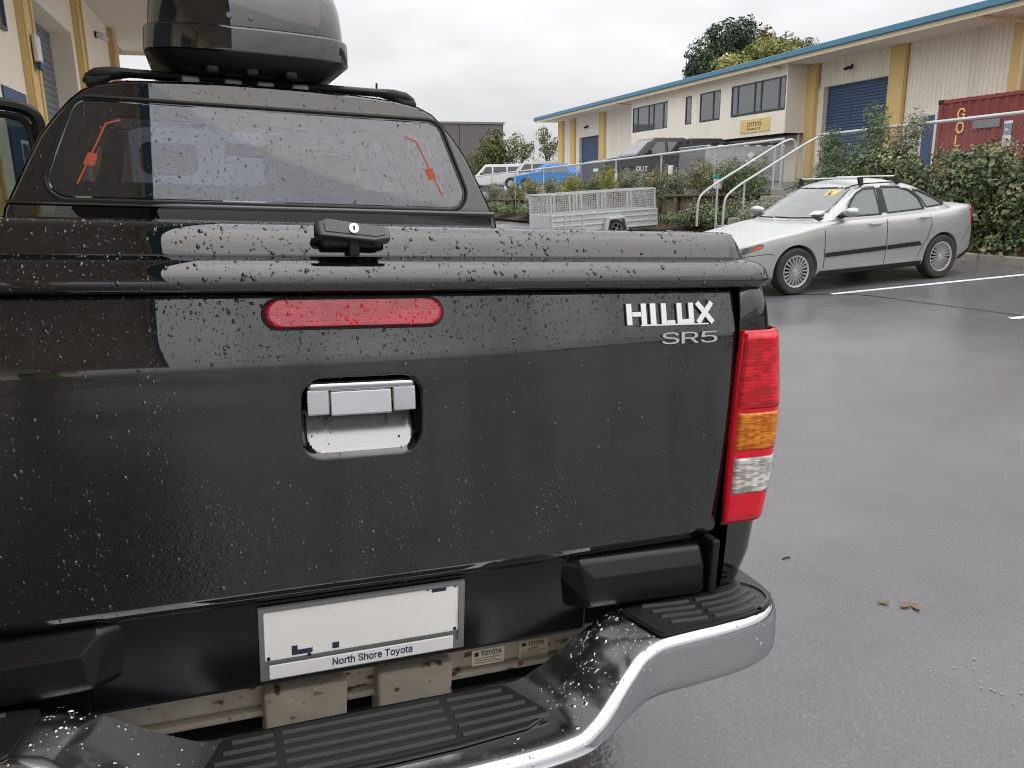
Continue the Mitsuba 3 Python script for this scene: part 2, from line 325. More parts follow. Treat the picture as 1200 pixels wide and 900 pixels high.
for i, p in enumerate(cq):
    d = cq[min(i+1, len(cq)-1)]-cq[max(i-1, 0)]; d /= np.linalg.norm(d); q = np.array([-d[1], d[0]])*(.022+.006*math.sin(i*1.7))
    V.append([np.r_[p+q, gz((p+q)[0])+.003], np.r_[p-q, gz((p-q)[0])+.003]])
whole('asphalt_joint', grid(np.array(V)), 'tar', 'dark tarred joint in the asphalt running in front of the white bay line', 'asphalt joint')
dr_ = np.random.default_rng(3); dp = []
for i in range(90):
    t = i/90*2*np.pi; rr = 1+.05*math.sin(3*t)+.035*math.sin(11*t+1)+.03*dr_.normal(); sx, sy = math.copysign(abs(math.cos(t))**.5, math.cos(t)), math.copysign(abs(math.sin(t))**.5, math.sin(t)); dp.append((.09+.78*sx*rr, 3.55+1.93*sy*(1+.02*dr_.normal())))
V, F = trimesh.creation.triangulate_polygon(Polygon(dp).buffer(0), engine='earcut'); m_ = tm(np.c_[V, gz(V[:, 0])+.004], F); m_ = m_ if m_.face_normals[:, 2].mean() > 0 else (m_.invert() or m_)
struct('dry_asphalt', m_, 'asphalt_dry_shaded', True, 'dry asphalt under the black pickup with its shade painted into the darker colour')
# leaves, twig and droppings on the asphalt
def leaf_piece(L, W, curl, seed):
    r = np.random.default_rng(seed); n = 9; V = []
    for i in range(n):
        t = i/(n-1); w = W*math.sin(math.pi*min(.98, max(.02, t)))**.7
        V.append([(L*(t-.5), -w, curl*(t-.5)**2+.12*w), (L*(t-.5), 0, curl*(t-.5)**2), (L*(t-.5), w, curl*(t-.5)**2+.12*w)])
    return grid(np.array(V)+r.normal(0, .0012, (n, 3, 3)))
def on_ground(x, y, rz, lift=.006): return T().translate([x, y, float(gz(x))+lift]).rotate([0, 0, 1], rz)
for i, (x, y, rz, L, lab) in enumerate([(2.165, 2.075, 20, .060, 'largest dry brown leaf on the asphalt to the right of the bumper'), (2.10, 2.115, -35, .040, 'smaller dry leaf just left of the largest leaf on the asphalt'),
        (2.19, 2.055, 70, .046, 'dry leaf lying against the right side of the largest leaf')]):
    whole('dead_leaf', leaf_piece(L, .013, .008, i), 'dead_leaf', lab, 'leaf', True, to=on_ground(x, y, rz))
whole('twig', tube([(-.02, 0, .003), (0, .002, .005), (.021, -.001, .003)], .003, 6), 'ink', 'short black twig on the asphalt behind the tail light', 'twig', to=on_ground(1.985, 2.53, 10, 0))
sp = []
for i in range(60):
    a, b = rng.normal(0, .10), rng.normal(0, .075); x, y = 2.02+a+.35*(i % 5 == 0)*rng.random(), 1.62+b+.1*a; r = .001+.003*rng.random()**3
    an = np.linspace(0, 2*np.pi, 9)[:-1]; P = np.c_[x+r*1.6*np.cos(an), y+r*np.sin(an), gz(x+r*np.cos(an))+.004]
    sp.append(tm(np.vstack([P, [x, y, float(gz(x))+.0044]]), [(j, (j+1) % 8, 8) for j in range(8)]))
whole('bird_droppings', cat(sp), 'droppings', 'pale specks and smears of bird droppings on the asphalt', 'droppings', kind='stuff')

# ------------------------------------------------------------------ the black pickup truck
UC = .012
truck = thing('pickup_truck', 'wet glossy black pickup truck with hard bed lid filling the foreground', 'pickup truck')
def tp(name, mesh, m, smooth=False, parent=truck, **k): return part(parent, name, mesh, m, smooth, to=TM, **k)
def mirror(m):
    m = m.copy(); m.vertices[:, 0] = 2*UC-m.vertices[:, 0]; m.invert(); return m

# bed sides and corners
def rring(hw, v0, v1, w, r, bow=0.0, nr=40):
    """closed ring, rear edge at v0 (towards the camera), rounded rear corners"""
    pts = [(hw, v1)]
    # order: start front right -> rear right corner -> rear edge -> rear left corner -> front left
    side = [(hw, v1+(v0+r-v1)*t) for t in np.linspace(0, 1, 8)][1:]
    pts += side
    for k in range(1, 11):
        a = math.radians(90*k/11); pts.append((hw-r+r*math.cos(a), v0+r-r*math.sin(a)))
    for t in np.linspace(0, 1, nr+1): pts.append((hw-r-(2*(hw-r))*t, v0))
    for k in range(1, 11):
        a = math.radians(90*k/11); pts.append((-hw+r-r*math.sin(a), v0+r-r*math.cos(a)))
    pts += [(-p[0], p[1]) for p in side[::-1]]+[(-hw, v1)]
    p = np.array(pts); p[:, 1] += bow*(p[:, 0]/max(hw, .01))**2*(p[:, 1] < v0+r+.01)
    return np.c_[p[:, 0]+UC, p[:, 1], np.full(len(p), w)][::-1]
bl = [(.50, .80, .05), (.56, .835, .02), (.60, .850, .008), (.66, .868, .004), (.74, .876, .003), (.86, .880, .003), (.95, .880, .003), (1.05, .876, .003), (1.14, .868, .004), (1.20, .856, .008), (1.236, .846, .016), (1.244, .838, .024)]
bed = man(rings([rring(h, v, 1.62, w, .055) for w, h, v in bl]))
bed -= man(box(UC-.763, UC+.763, -.05, .075, .45, 1.30)); bed -= man(box(UC-.78, UC+.78, -.05, .062, .45, .735))
tp('bed_side', mtm(bed), 'paint', 40)
# front half of the body: cab lower, bonnet, so that the truck is whole from the side
body = rings([np.c_[rrect(UC-h, UC+h, 1.63, f, .10)[:, 0], rrect(UC-h, UC+h, 1.63, f, .10)[:, 1], np.full(28, w)] for w, h, f in
    ((.50, .80, 4.75), (.62, .86, 4.85), (.80, .875, 4.88), (1.0, .87, 4.86), (1.12, .845, 4.78), (1.17, .80, 4.70))])
tp('bonnet', body, 'paint', 40)
tp('chassis', cat(box(UC-.45, UC+.45, .12, 4.6, .38, .56), box(UC-.7, UC+.7, .2, 1.5, .45, .60)), 'void_black')
for su in (-1, 1):
    for v in (.92, 4.05):
        c = UC+su*.74; w = numbered(truck+'__wheel')
        tp('wheel', cat(cyl((c-.10, v, .37), (c+.10, v, .37), .20, 20)), 'alloy', 30)
        prof = np.array([(.20, -.11), (.34, -.125), (.372, -.10), (.378, 0), (.372, .10), (.34, .125), (.20, .11)])
        ty = trimesh.creation.revolve(np.array([(a, b) for a, b in prof]), sections=36); ty.apply_transform(to4((c, v, .37), (0, 1, 0), (0, 0, 1), (1, 0, 0)))
        part(w, 'tyre', ty, 'tyre', 40, to=TM)

# tailgate: a height field v(u, w) with the handle bucket sunk in
X1, Z1, Y1 = np.array([1.0, 0, 0]), np.array([0, 0, 1.0]), np.array([0, -1.0, 0])
TW0, TW1, THW = .690, 1.238, .7595
def sd_rr(u, w, cu, cw, a, b, r):
    qx, qy = np.abs(u-cu)-a+r, np.abs(w-cw)-b+r
    return np.hypot(np.maximum(qx, 0), np.maximum(qy, 0))+np.minimum(np.maximum(qx, qy), 0)-r
def ss(a, b, x): t = np.clip((x-a)/(b-a), 0, 1); return t*t*(3-2*t)
def tail_v(u, w, bucket=True):
    x = (u-UC); crease = 1.121+.010*x+.012*ss(.2, .7, x)
    up = np.maximum(w-crease, 0); k = .010
    v = np.where(w > crease, .27*(np.sqrt(up*up+k*k)-k), 0.0)
    lo = np.maximum(crease-w, 0); v = v+.050*lo**2*1.0-.004*np.sin(np.clip(lo/.40, 0, 1)*np.pi)
    b = np.maximum(TW0+.042-w, 0); v = v+.046*(1-np.sqrt(np.maximum(1-(b/.0425)**2, 0)))
    v = v+.010*(x/THW)**2+.016*np.maximum((np.abs(x)-.60)/.156, 0)**3*.5
    e = np.maximum(np.abs(x)-(THW-.005), 0); v = v+.005-.005*np.sqrt(np.maximum(1-(e/.0051)**2, 0))-.009
    t = np.maximum(w-(TW1-.008), 0); v = v+.008-.008*np.sqrt(np.maximum(1-(t/.0081)**2, 0))
    P = np.stack([u*2.6, w*3.4, u*0+2], -1); v = v+(.0024+.0085*ss(1.10, 1.17, w))*(meshkit.fbm(P, 2, seed=3)-.5)
    if bucket:
        d = sd_rr(u, w, .0095, 1.030, .100, .069, .034)
        bowl = ss(.003, -.011, d)*(.006+.046*np.clip((w-.966)/.062, 0, 1)*(1-.35*ss(1.03, 1.09, w)))
        v = v+bowl
    return v
us = np.unique(np.r_[np.linspace(UC-THW, UC-THW+.012, 7), np.linspace(UC-THW+.012, -.12, 120), np.linspace(-.12, .14, 110), np.linspace(.14, UC+THW-.012, 110), np.linspace(UC+THW-.012, UC+THW, 7)])
ws = np.unique(np.r_[np.linspace(TW0, TW0+.045, 16), np.linspace(TW0+.045, .95, 40), np.linspace(.95, 1.14, 90), np.linspace(1.14, TW1-.009, 24), np.linspace(TW1-.009, TW1, 6)])
UU, WW = np.meshgrid(us, ws, indexing='ij'); VV = tail_v(UU, WW)-.004
G = np.stack([UU, VV, WW], -1)
G = np.concatenate([np.stack([UU[:1], VV[:1]*0+.058, WW[:1]], -1), G, np.stack([UU[-1:], VV[-1:]*0+.058, WW[-1:]], -1)], 0)
tail_mesh = grid(G, False)
tailgate = tp('tailgate', tail_mesh, 'paint_dusty', 50)
tp('tailgate_inner', box(UC-.752, UC+.752, .045, .072, .70, 1.232), 'void_black')
uc_, wc_ = np.linspace(-.088, .107, 60), np.linspace(.962, 1.045, 34); Uc, Wc = np.meshgrid(uc_, wc_, indexing='ij'); dd = sd_rr(Uc, Wc, .0095, 1.030, .100, .069, .034)
lin = grid(np.stack([Uc, tail_v(Uc, Wc)-.0046, Wc], -1)); kf = ((dd.reshape(-1)[lin.faces] < -.0075).all(1)) & (Wc.reshape(-1)[lin.faces] < 1.040).all(1); lin = tm(lin.vertices, lin.faces[kf])
tp('handle_bowl', lin, 'bowl', True)
def tail_frame(u, w, lift=0.0):
    e = .004; f = lambda a, b: float(tail_v(np.array(a), np.array(b), False))-.004
    du = np.array([2*e, f(u+e, w)-f(u-e, w), 0]); dw = np.array([0, f(u, w+e)-f(u, w-e), 2*e]); x = du/np.linalg.norm(du); n = np.cross(x, dw); n /= np.linalg.norm(n)
    y = np.cross(n, x); o = np.array([u, f(u, w), w])+n*lift
    return o, x, y, n
# high brake light
o, x, y, n = tail_frame(.003, 1.204)
tp('brake_light_gasket', slab(rrect(-.152, .152, -.0265, .0265, .026), .004, .002, o-n*.001, x, y, n), 'rubber', 30)
blens = slab(rrect(-.147, .147, -.0225, .0225, .022), .015, .007, o, x, y, n)
bl2 = trimesh.remesh.subdivide_to_size(blens.vertices, blens.faces, .012); bl2 = tm(*bl2)
tp('high_brake_light', bl2, 'lens_brake', True, uv=np.c_[(bl2.vertices[:, 0]+.15)/.3, (bl2.vertices[:, 2]-1.17)/.06], label='long narrow red high brake light on the tailgate')
# badges
o, x, y, n = tail_frame(.612, 1.190)
def bb(x0, x1, y0, y1): return box(x0, x1, y0, y1, 0, .005, .0008)
def bar2(p, q_, w): return extrude(LineString([p, q_]).buffer(w/2, cap_style=2), .0048)
b1 = cat([bb(0, .0125, 0, .042), bb(.032, .0445, 0, .042), bb(.0120, .0325, .016, .026), bb(.052, .0655, 0, .042), bb(.0765, .089, 0, .042), bb(.0885, .108, 0, .0085), bb(.112, .1245, .003, .042), bb(.139, .1515, .0, .042), bb(.1125, .1515, 0, .010), bar2((.160, .0015), (.1945, .0415), .0105), bar2((.1595, .0415), (.195, .0015), .0105), bb(.030, .185, -.0025, .0012)])
M = to4(o+x*(-.102)+y*(-.0190), x, y, n)
tp('badge', moved(b1, M), 'chrome_badge', label='chrome HILUX lettering')
o, x, y, n = tail_frame(.650, 1.146)
b2 = cat([moved(text(ch, .022, .0035, False, .040), to4((px, 0, 0), (1, 0, 0), (0, 1, 0), (0, 0, 1))) for ch, px in (('S', 0), ('R', .045), ('5', .090))])
tp('badge', moved(b2, to4(o+x*(-.064)+y*(-.011), x, y, n)), 'chrome_worn', label='smaller chrome SR5 lettering')
# tailgate handle: chrome frame with a centre paddle
def hbar(u0, u1, w0, w1, v_back, v_low, v_high, r):
    """rounded bar: face leans back towards its top"""
    P = []
    s = trimesh.creation.icosphere(subdivisions=2, radius=r).vertices
    for u in (u0+r, u1-r):
        P += [s+np.array([u, v_low+r, w0+r]), s+np.array([u, v_high+r, w1-r]), s+np.array([u, v_back-r, w0+r]), s+np.array([u, v_back-r, w1-r])]
    return hull(np.vstack(P))
hd = tp('tailgate_handle', cat(hbar(-.083, -.0448, 1.036, 1.079, .030, -.012, -.006, .0035), hbar(.0618, .103, 1.036, 1.079, .030, -.012, -.006, .0035), hbar(-.083, .103, 1.074, 1.094, .030, -.008, .004, .009)), 'chrome_worn', 30)
part(hd, 'paddle', hbar(-.0438, .0608, 1.033, 1.0745, .026, -.0105, -.0035, .003), 'chrome_worn', 30, to=TM)

# hard lid over the bed
LID = [(.02, 1.238, .80), (-.004, 1.2415, .838), (-.013, 1.2430, .846), (-.018, 1.2465, .850), (-.0195, 1.254, .851), (-.019, 1.262, .850), (-.016, 1.272, .847), (-.011, 1.281, .842), (-.004, 1.2875, .834), (.005, 1.2915, .824), (.014, 1.2940, .812), (.0185, 1.2962, .804),
       (.022, 1.2965, .796)]
LIP = [(.020, 1.290, .802, .26), (.0190, 1.2955, .803, .24), (.0200, 1.300, .800, .225), (.0225, 1.307, .798, .205), (.0255, 1.317, .796, .175), (.030, 1.327, .792, .15), (.0365, 1.3355, .786, .13), (.045, 1.3415, .779, .115), (.054, 1.3445, .771, .105), (.062, 1.3455, .762, .098)]
lid_base = rings([rring(h, v, 1.60, w, .075, .012, 70) for v, w, h in LID], cap0=True)
lid_lip = rings([rring(h, v, v1, w, min(.060, (v1-v)*.6), .012, 70) for v, w, h, v1 in LIP], cap0=True)
lidm = cat(lid_base, lid_lip)
tp('bed_lid', lid_base, 'paint', 55); tp('lid_spoiler', lid_lip, 'paint', 55)
LY, LN = np.array([0, .36, .933]), np.array([0, -.933, .36]); LO = np.array([0, .012, 1.333])
def lrel(P): return np.array(P, float)-[0, 1.338]
lk = tp('lid_lock', slab(lrel([(-.062, 1.350), (-.046, 1.3565), (.052, 1.3435), (.057, 1.337), (.057, 1.324), (.036, 1.319), (-.058, 1.328), (-.0625, 1.334)]), .026, .006, LO, X1, LY, LN), 'lock_face', 25, label='black lid lock handle with a key cylinder')
part(lk, 'face_inset', slab(lrel([(-.050, 1.347), (-.044, 1.3495), (.046, 1.338), (.048, 1.329), (.034, 1.3265), (-.048, 1.334)]), .003, .001, LO+LN*.0255, X1, LY, LN), 'lock_face', 25, to=TM)
part(lk, 'mounting_neck', cat(rbox(-.052, .046, .002, .040, 1.312, 1.334, .005, 2), rbox(-.009, .009, -.004, .02, 1.298, 1.33, .004, 2)), 'rubber', 30, to=TM)
kc = LO+LN*.027+X1*-.003+LY*.0005
part(lk, 'key_cylinder', cyl(kc, kc+LN*.005, .0080, 20), 'chrome', 30, to=TM)
part(lk, 'key_slot', box(kc[0]-.0012, kc[0]+.0012, kc[1]-.0062, kc[1]-.002, kc[2]-.004, kc[2]+.005), 'void_black', to=TM)

# tail lights wrap round the corners
def corner_path(s, hw, v0=-.006, r=.045):
    """s in [0,1]: from the inner edge across the rear face and round the corner"""
    u_in = .764; L1 = hw-r-u_in; L2 = r*math.pi/2*.95; d = s*(L1+L2+.05)
    a = np.clip((d-L1)/r, 0, math.pi/2*.95)
    u = np.where(d < L1, u_in+d, hw-r+r*np.sin(a)); v = np.where(d < L1, v0, v0+r-r*np.cos(a))
    ex = np.maximum(d-L1-L2, 0); return u, v+ex
def lens_patch(w0, w1, s0, s1, lift, n=14, m=10, edge=.004):
    S, W = np.meshgrid(np.linspace(s0, s1, n), np.linspace(w0, w1, m), indexing='ij')
    k = (W-.74)/.415; hw = .876+.018*np.sin(np.clip(k*.85+.08, 0, 1)*np.pi)-.010*np.clip((k-.6)/.4, 0, 1)
    u, v = corner_path(S, hw); c, f = np.minimum(S-s0, s1-S)/(s1-s0), np.minimum(W-w0, w1-W)/(w1-w0)
    v = v-lift+edge*(1-ss(0, .10, c)*ss(0, .06, f))
    u = u+.010*ss(.5, 1, S)*0-.003*np.sin(np.clip(k, 0, 1)*np.pi)*(1-S)+lift*ss(.55, .8, S)
    V = np.stack([UC+u, v, W], -1)
    V = np.concatenate([V[:1]+[0, .012, 0], V, V[-1:]+[-.004, .012, 0]], 0); V = np.concatenate([V[:, :1]+[0, .012, 0], V, V[:, -1:]+[0, .012, 0]], 1)
    uv = np.stack(np.meshgrid(np.linspace(0, 1, n+2), np.linspace(0, 1, m+2), indexing='ij'), -1).reshape(-1, 2)
    return grid(V), uv
for side in (1, -1):
    f = (lambda m: m) if side == 1 else mirror
    m, uv = lens_patch(.741, 1.155, 0, 1, .004, 20, 30)
    tl = tp('tail_light', f(m), 'lens_red_plain', True, uv=uv)
    for nm, w0, w1, s0, s1, mt in (('upper_lens', .992, 1.150, .03, .84, 'lens_red'), ('indicator_lens', .902, .984, .045, .82, 'lens_amber'), ('reverse_lens', .806, .886, .05, .80, 'lens_clear')):
        m, uv = lens_patch(w0, w1, s0, s1, .0062, 16, 14, .002); part(tl, nm, f(m), mt, True, to=TM, uv=uv*np.array([1.0, 2.0]))

# black plastic below the tailgate, number plate
tp('valance', cat(box(UC-.745, UC+.745, .020, .05, .545, .70), rbox(UC-.46, UC+.46, .014, .045, .532, .72, .012)), 'paint_dull', 30)
for s in (1, -1):
    P = hull(np.vstack([trimesh.creation.icosphere(3, r).vertices+np.array(c) for r, c in ((.022, (.462, .000, .618)), (.022, (.715, .000, .610)), (.020, (.447, .012, .684)), (.020, (.715, .012, .680)), (.020, (.47, .002, .660)), (.020, (.715, .002, .656)), (.02, (.40, .045, .684)), (.02, (.41, .045, .61)), (.02, (.715, .045, .684)), (.02, (.715, .045, .61)))]))
    e = rbox(.742, .762, -.020, .04, .596, .712, .006, 2)
    if s == -1: P, e = mirror(P), mirror(e)
    tp('bumper_filler', P, 'paint_dull', 60); tp('bumper_filler_end', e, 'rubber', 30)
pl = tp('plate_frame', cat(box(-.173, .202, .002, .010, .553, .570), box(-.173, .202, .002, .010, .684, .692), box(-.173, -.164, .002, .010, .569, .685), box(.191, .202, .002, .010, .569, .685), box(-.17, .20, .007, .011, .556, .69)), 'steel_grey')
part(pl, 'number_plate', box(-.165, .191, .0045, .0068, .589, .688, .001), 'plate_white', to=TM, label='white number plate')
part(pl, 'dealer_strip', box(-.158, .180, -.0005, .0018, .5555, .5825, .0008), 'strip_white', to=TM)
X1, Z1, Y1 = np.array([1.0, 0, 0]), np.array([0, 0, 1.0]), np.array([0, -1.0, 0])
def wtext(s, h, u, v, w, width, bold=False, slope=0.0): return moved(text(s, h, .0006, bold, width), to4((u, v, w), X1, Z1, Y1))
part(pl, 'dealer_lettering', wtext('North Shore Toyota', .0135, -.048, -.0005, .5635, .148, True), 'ink_blue', to=TM)
for ms in ([box(-.118, -.082, .0036, .005, .594, .603), box(-.118, -.108, .0036, .005, .603, .612)], [box(-.047, -.035, .0036, .005, .5945, .606)], [box(.138, .166, .0036, .005, .676, .683)]): part(pl, 'plate_character', cat(ms), 'ink_blue', to=TM)
part(pl, 'plate_screw', cat([cyl((u, .003, w), (u, .006, w), .0034, 10) for u, w in ((-.158, .594), (-.088, .590), (.184, .594), (.184, .684), (.13, .684))]), 'ink', to=TM)
# tow bracket behind the bumper, stickers
tb = tp('tow_bracket', cat(rbox(-.50, .52, .088, .14, .445, .525, .010, 2), rbox(-.40, .46, .075, .10, .432, .446, .005, 2)), 'bracket', 30)
for a, b in ((-.160, -.020), (.052, .190)):
    part(tb, 'mounting_tab', hull(np.vstack([trimesh.creation.icosphere(1, .008).vertices+np.array(c) for c in ((a, .06, .484), (b, .06, .484), (a+.004, .055, .375), (b-.004, .055, .375), (a, .11, .484), (b, .11, .484), (a, .11, .375), (b, .11, .375))])), 'bracket', 30, to=TM)
part(tb, 'pale_sticker', box(.248, .320, .0862, .0872, .4495, .4855), 'sticker_pale', to=TM); part(tb, 'gold_sticker', box(.353, .420, .0862, .0872, .4445, .4875), 'sticker_gold', to=TM)
part(tb, 'sticker_print', cat(wtext('TOYOTA', .010, .268, .0861, .471, .046, True), wtext('TOYOTA', .0085, .374, .0861, .475, .036, True), wtext('A 2NZH', .005, .374, .0861, .466, .022),
    *[box(.255, .312-.01*(i % 2), .0858, .0861, .465-.005*i, .4662-.005*i) for i in range(3)], *[box(.358, .414-.012*(i % 2), .0858, .0861, .461-.0045*i, .462-.0045*i) for i in range(4)],
    box(.254, .263, .0858, .0861, .471, .480), box(.359, .369, .0858, .0861, .475, .483)), 'ink', to=TM)
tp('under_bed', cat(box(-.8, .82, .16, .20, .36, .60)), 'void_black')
# ------------------------------------------------------------------ chrome step bumper
ST = np.array([  # u_f, v_f, w_f, u_b, v_b, w_b   (right half, from the centre outwards and round the end)
    (0, -.262, .490, 0, -.045, .492), (.15, -.261, .490, .12, -.046, .492), (.25, -.257, .490, .205, -.047, .492), (.33, -.247, .492, .275, -.050, .493), (.375, -.230, .502, .325, -.047, .510),
    (.42, -.205, .523, .385, -.038, .540), (.465, -.178, .548, .44, -.026, .566), (.51, -.155, .571, .485, -.014, .579), (.56, -.143, .580, .53, -.004, .582), (.64, -.137, .581, .62, .000, .582), (.72, -.130, .581, .70, .002, .582),
    (.79, -.117, .580, .77, .006, .582), (.835, -.098, .580, .81, .012, .582), (.866, -.070, .580, .825, .022, .582), (.883, -.036, .580, .832, .034, .582), (.890, .000, .580, .836, .050, .582), (.892, .05, .580, .838, .07, .582), (.892, .14, .580, .84, .14, .582)])
q = np.linspace(0, len(ST)-1, 150); SR = np.stack([pchip(np.arange(len(ST)), ST[:, k], q) for k in range(6)], 1)
def bumper_half():
    F, Bk = SR[:, :2], SR[:, 3:5]; t = np.gradient(F, axis=0); t /= np.linalg.norm(t, axis=1, keepdims=True); nrm = np.c_[t[:, 1], -t[:, 0]]
    V = []
    for k in range(len(SR)):
        wf, wb = SR[k, 2], SR[k, 5]; H = wf-(.456-.020*ss(.492, .575, wf)); f, nn = F[k], nrm[k]
        tops = [(Bk[k]+(F[k]-Bk[k])*a, wb+(wf-wb)*a-(.010 if 2 < 1 else 0)) for a in (0, .2, .4, .6, .75)]
        inn = f-nn*.020
        if np.linalg.norm(Bk[k]-f) > .05: tops.append((inn, wf+.0005))
        else: tops.append((Bk[k]*.3+inn*.7, wf+.0005))
        pr = [(-.013, -.0012), (-.007, -.004), (-.002, -.009), (.0015, -.016), (.004, -.026 if H > .08 else -.022), (.007, -.45*H-.01), (.007, -.66*H), (.004, -.72*H), (-.012, -.85*H), (-.040, -1.0*H), (-.07, -1.0*H)]
        row = [(Bk[k]+np.array([0, .0]), wb-.03)]+tops+[(f+nn*a, wf+b) for a, b in pr]
        V.append([(UC+p[0], p[1], w) for p, w in row])
    return np.array(V)
BV = bumper_half(); full = np.concatenate([np.stack([2*UC-BV[::-1, :, 0], BV[::-1, :, 1], BV[::-1, :, 2]], -1)[:-1], BV], 0)
bump_mesh = grid(full, True)
bumper = tp('step_bumper', bump_mesh, 'chrome_worn', 28, label='chrome rear step bumper with black tread pads')
def pad(poly, w, hgt, name):
    P = np.array(poly, float); sg = Polygon(P).buffer(-.012).buffer(.012, 6); P = np.array(sg.exterior.coords)[:-1]
    ins = np.array(Polygon(P).buffer(-.005, 4).exterior.coords)[:-1]
    a = extrude(Polygon(P), hgt*.7); b = extrude(Polygon(ins), hgt); m = cat(a, b); m.apply_translation((UC, 0, w)); return m
pe = [(.515, -.016), (.60, -.006), (.72, -.004), (.80, .012), (.838, .075), (.876, .075), (.874, -.010), (.868, -.050), (.850, -.080), (.820, -.099), (.76, -.113), (.68, -.121), (.60, -.126), (.555, -.129), (.545, -.122)]
pc = [(-.252, -.060), (-.12, -.057), (.12, -.057), (.252, -.060), (.302, -.163), (.25, -.190), (.12, -.201), (0, -.203), (-.12, -.201), (-.25, -.190), (-.302, -.163)]
def rib(pts, w, h=.0035, wd=.0055):
    p = np.array(pts, float); d = np.gradient(p, axis=0); d /= np.linalg.norm(d, axis=1, keepdims=True); nrm = np.c_[-d[:, 1], d[:, 0]]
    prof = [(-wd/2, 0), (-wd*.32, h), (wd*.32, h), (wd/2, 0)]
    return grid(np.array([[(UC+a[0]+b[0]*s, a[1]+b[1]*s, w+z) for s, z in prof] for a, b in zip(p, nrm)]), True)
for s in (1, -1):
    fm = (lambda m: m) if s == 1 else mirror
    pk = part(bumper, 'end_tread_pad', fm(pad(pe, .5815, .007, 'p')), 'rubber_pad', 30, to=TM)
    for i, (v, ua, ub) in enumerate(((-.022, .565, .815), (-.045, .575, .828), (-.068, .582, .822), (-.091, .590, .79))):
        for a, b in ((ua, .672), (.688, ub)):
            uu = np.linspace(a, b, 12); vv = v-.010*np.clip((uu-.55)/.1, 0, 1)+.020*np.clip((uu-.70)/.14, 0, 1)**2+.012*np.clip((uu-.76)/.08, 0, 1)**2
            part(bumper, 'tread_rib', fm(rib(np.c_[uu, vv], .5885, .004, .007)), 'rubber_rib_sheen', 40, to=TM)
    # rounded rib following the pad's outer end
    an = np.linspace(0, 1, 16); ou = np.array([(.800, -.103), (.838, -.083), (.853, -.050), (.850, -.015), (.832, .006)]); oc = bezier(ou, 6)
    part(bumper, 'tread_rib', fm(rib(oc, .5885, .004, .008)), 'rubber_rib_sheen', 40, to=TM)
part(bumper, 'centre_tread_pad', pad(pc, .4925, .007, 'c'), 'rubber_pad', 30, to=TM)
for i, v in enumerate((-.080, -.103, -.126, -.149, -.172)):
    x = .238+.0145*i
    for a, b in ((-x, -.172), (-.158, .118), (.132, x)):
        uu = np.linspace(a, b, 14); vv = v-.010*(1-(uu/.3)**2)*(i/4.0)
        part(bumper, 'tread_rib', rib(np.c_[uu, vv], .4995, .004, .007), 'rubber_rib_sheen', 40, to=TM)

# ------------------------------------------------------------------ cab
def cab_ring(v, sc, wtop, drop=0.0):
    hw = np.array([(1.20, .828), (1.32, .812), (1.40, .775), (1.46, .748), (1.55, .704), (1.61, .662), (1.665, .617), (1.700, .578), (1.722, .530), (1.738, .45), (1.748, .30), (1.754, .15), (1.755, 0)])
    w = 1.20+(hw[:, 0]-1.20)*(wtop-1.20)/.555; h = hw[:, 1]*sc
    return np.vstack([np.c_[UC+h, np.full(len(w), v), w], np.c_[UC-h, np.full(len(w), v), w]])
def rear_v(w): return 1.600+(w-1.30)*.22
def lean(P):
    P = P.copy(); P[:, 1] += (P[:, 2]-1.30)*.22; return P
pts = [lean(cab_ring(1.600, .985, 1.745)), lean(cab_ring(1.612, 1.0, 1.755)), cab_ring(2.2, 1.012, 1.79), cab_ring(2.9, 1.012, 1.80)]
wsb = np.array([(UC+s*h, v, w) for s in (-1, 1) for h, v, w in ((.80, 3.85, 1.20), (.74, 3.80, 1.22), (.60, 3.25, 1.70), (.50, 3.20, 1.74))]); pts.append(wsb)
outer = m3.Manifold.hull_points(np.vstack(pts))
def inset(P, k=.93, dw=-.035):
    Q = P.copy(); Q[:, 0] = UC+(Q[:, 0]-UC)*k; Q[:, 2] = 1.16+(Q[:, 2]-1.20)*(1+dw/.55); return Q
ip = [inset(pts[0]), inset(pts[2]), inset(pts[3]), inset(pts[4])]; ip[0][:, 1] += .022; ip[3][:, 1] -= .05
cabm = outer-m3.Manifold.hull_points(np.vstack(ip))
GL = np.array([(-.694, 1.375), (.694, 1.375), (.586, 1.657), (-.586, 1.657)])
gpoly = Polygon(GL).buffer(-.045).buffer(.045, 12)
gpoly = gpoly.buffer(.012, 8)
def vprism(poly, v0, v1):
    m = extrude(poly, v1-v0); M = to4((UC, v0, 0), (1, 0, 0), (0, 0, 1), (0, 1, 0)); m = moved(m, M)
    return m if m.volume > 0 else (m.invert() or m)
gcut = vprism(gpoly, 1.3, 1.95); cabm -= man(gcut)
wsh = Polygon([(-.66, 1.26), (.66, 1.26), (.55, 1.70), (-.55, 1.70)]).buffer(-.04).buffer(.04); cabm -= man(vprism(wsh, 3.0, 4.2))
for a, b, c, d in ((1.85, 2.48, 1.95, 2.48), (2.60, 3.55, 2.60, 3.15)):
    sp_ = Polygon([(a, 1.27), (b, 1.27), (d, 1.66), (c, 1.66)]).buffer(-.03).buffer(.03); e = extrude(sp_, 2.4); e = moved(e, to4((-1.2, 0, 0), (0, 1, 0), (0, 0, 1), (1, 0, 0)))
    if e.volume < 0: e.invert()
    cabm -= man(e)
cabk = tp('cab', mtm(cabm), 'paint', 35)
def on_rear(poly, lift, hole=None):
    """flat sheet lying on the leaning rear face"""
    P = poly if hole is None else poly.difference(hole); V, F = trimesh.creation.triangulate_polygon(P, engine='earcut')
    V = np.asarray(V); m = tm(np.c_[UC+V[:, 0], rear_v(V[:, 1])+lift, V[:, 1]], F)
    if m.face_normals[:, 1].mean() > 0: m.invert()
    return m
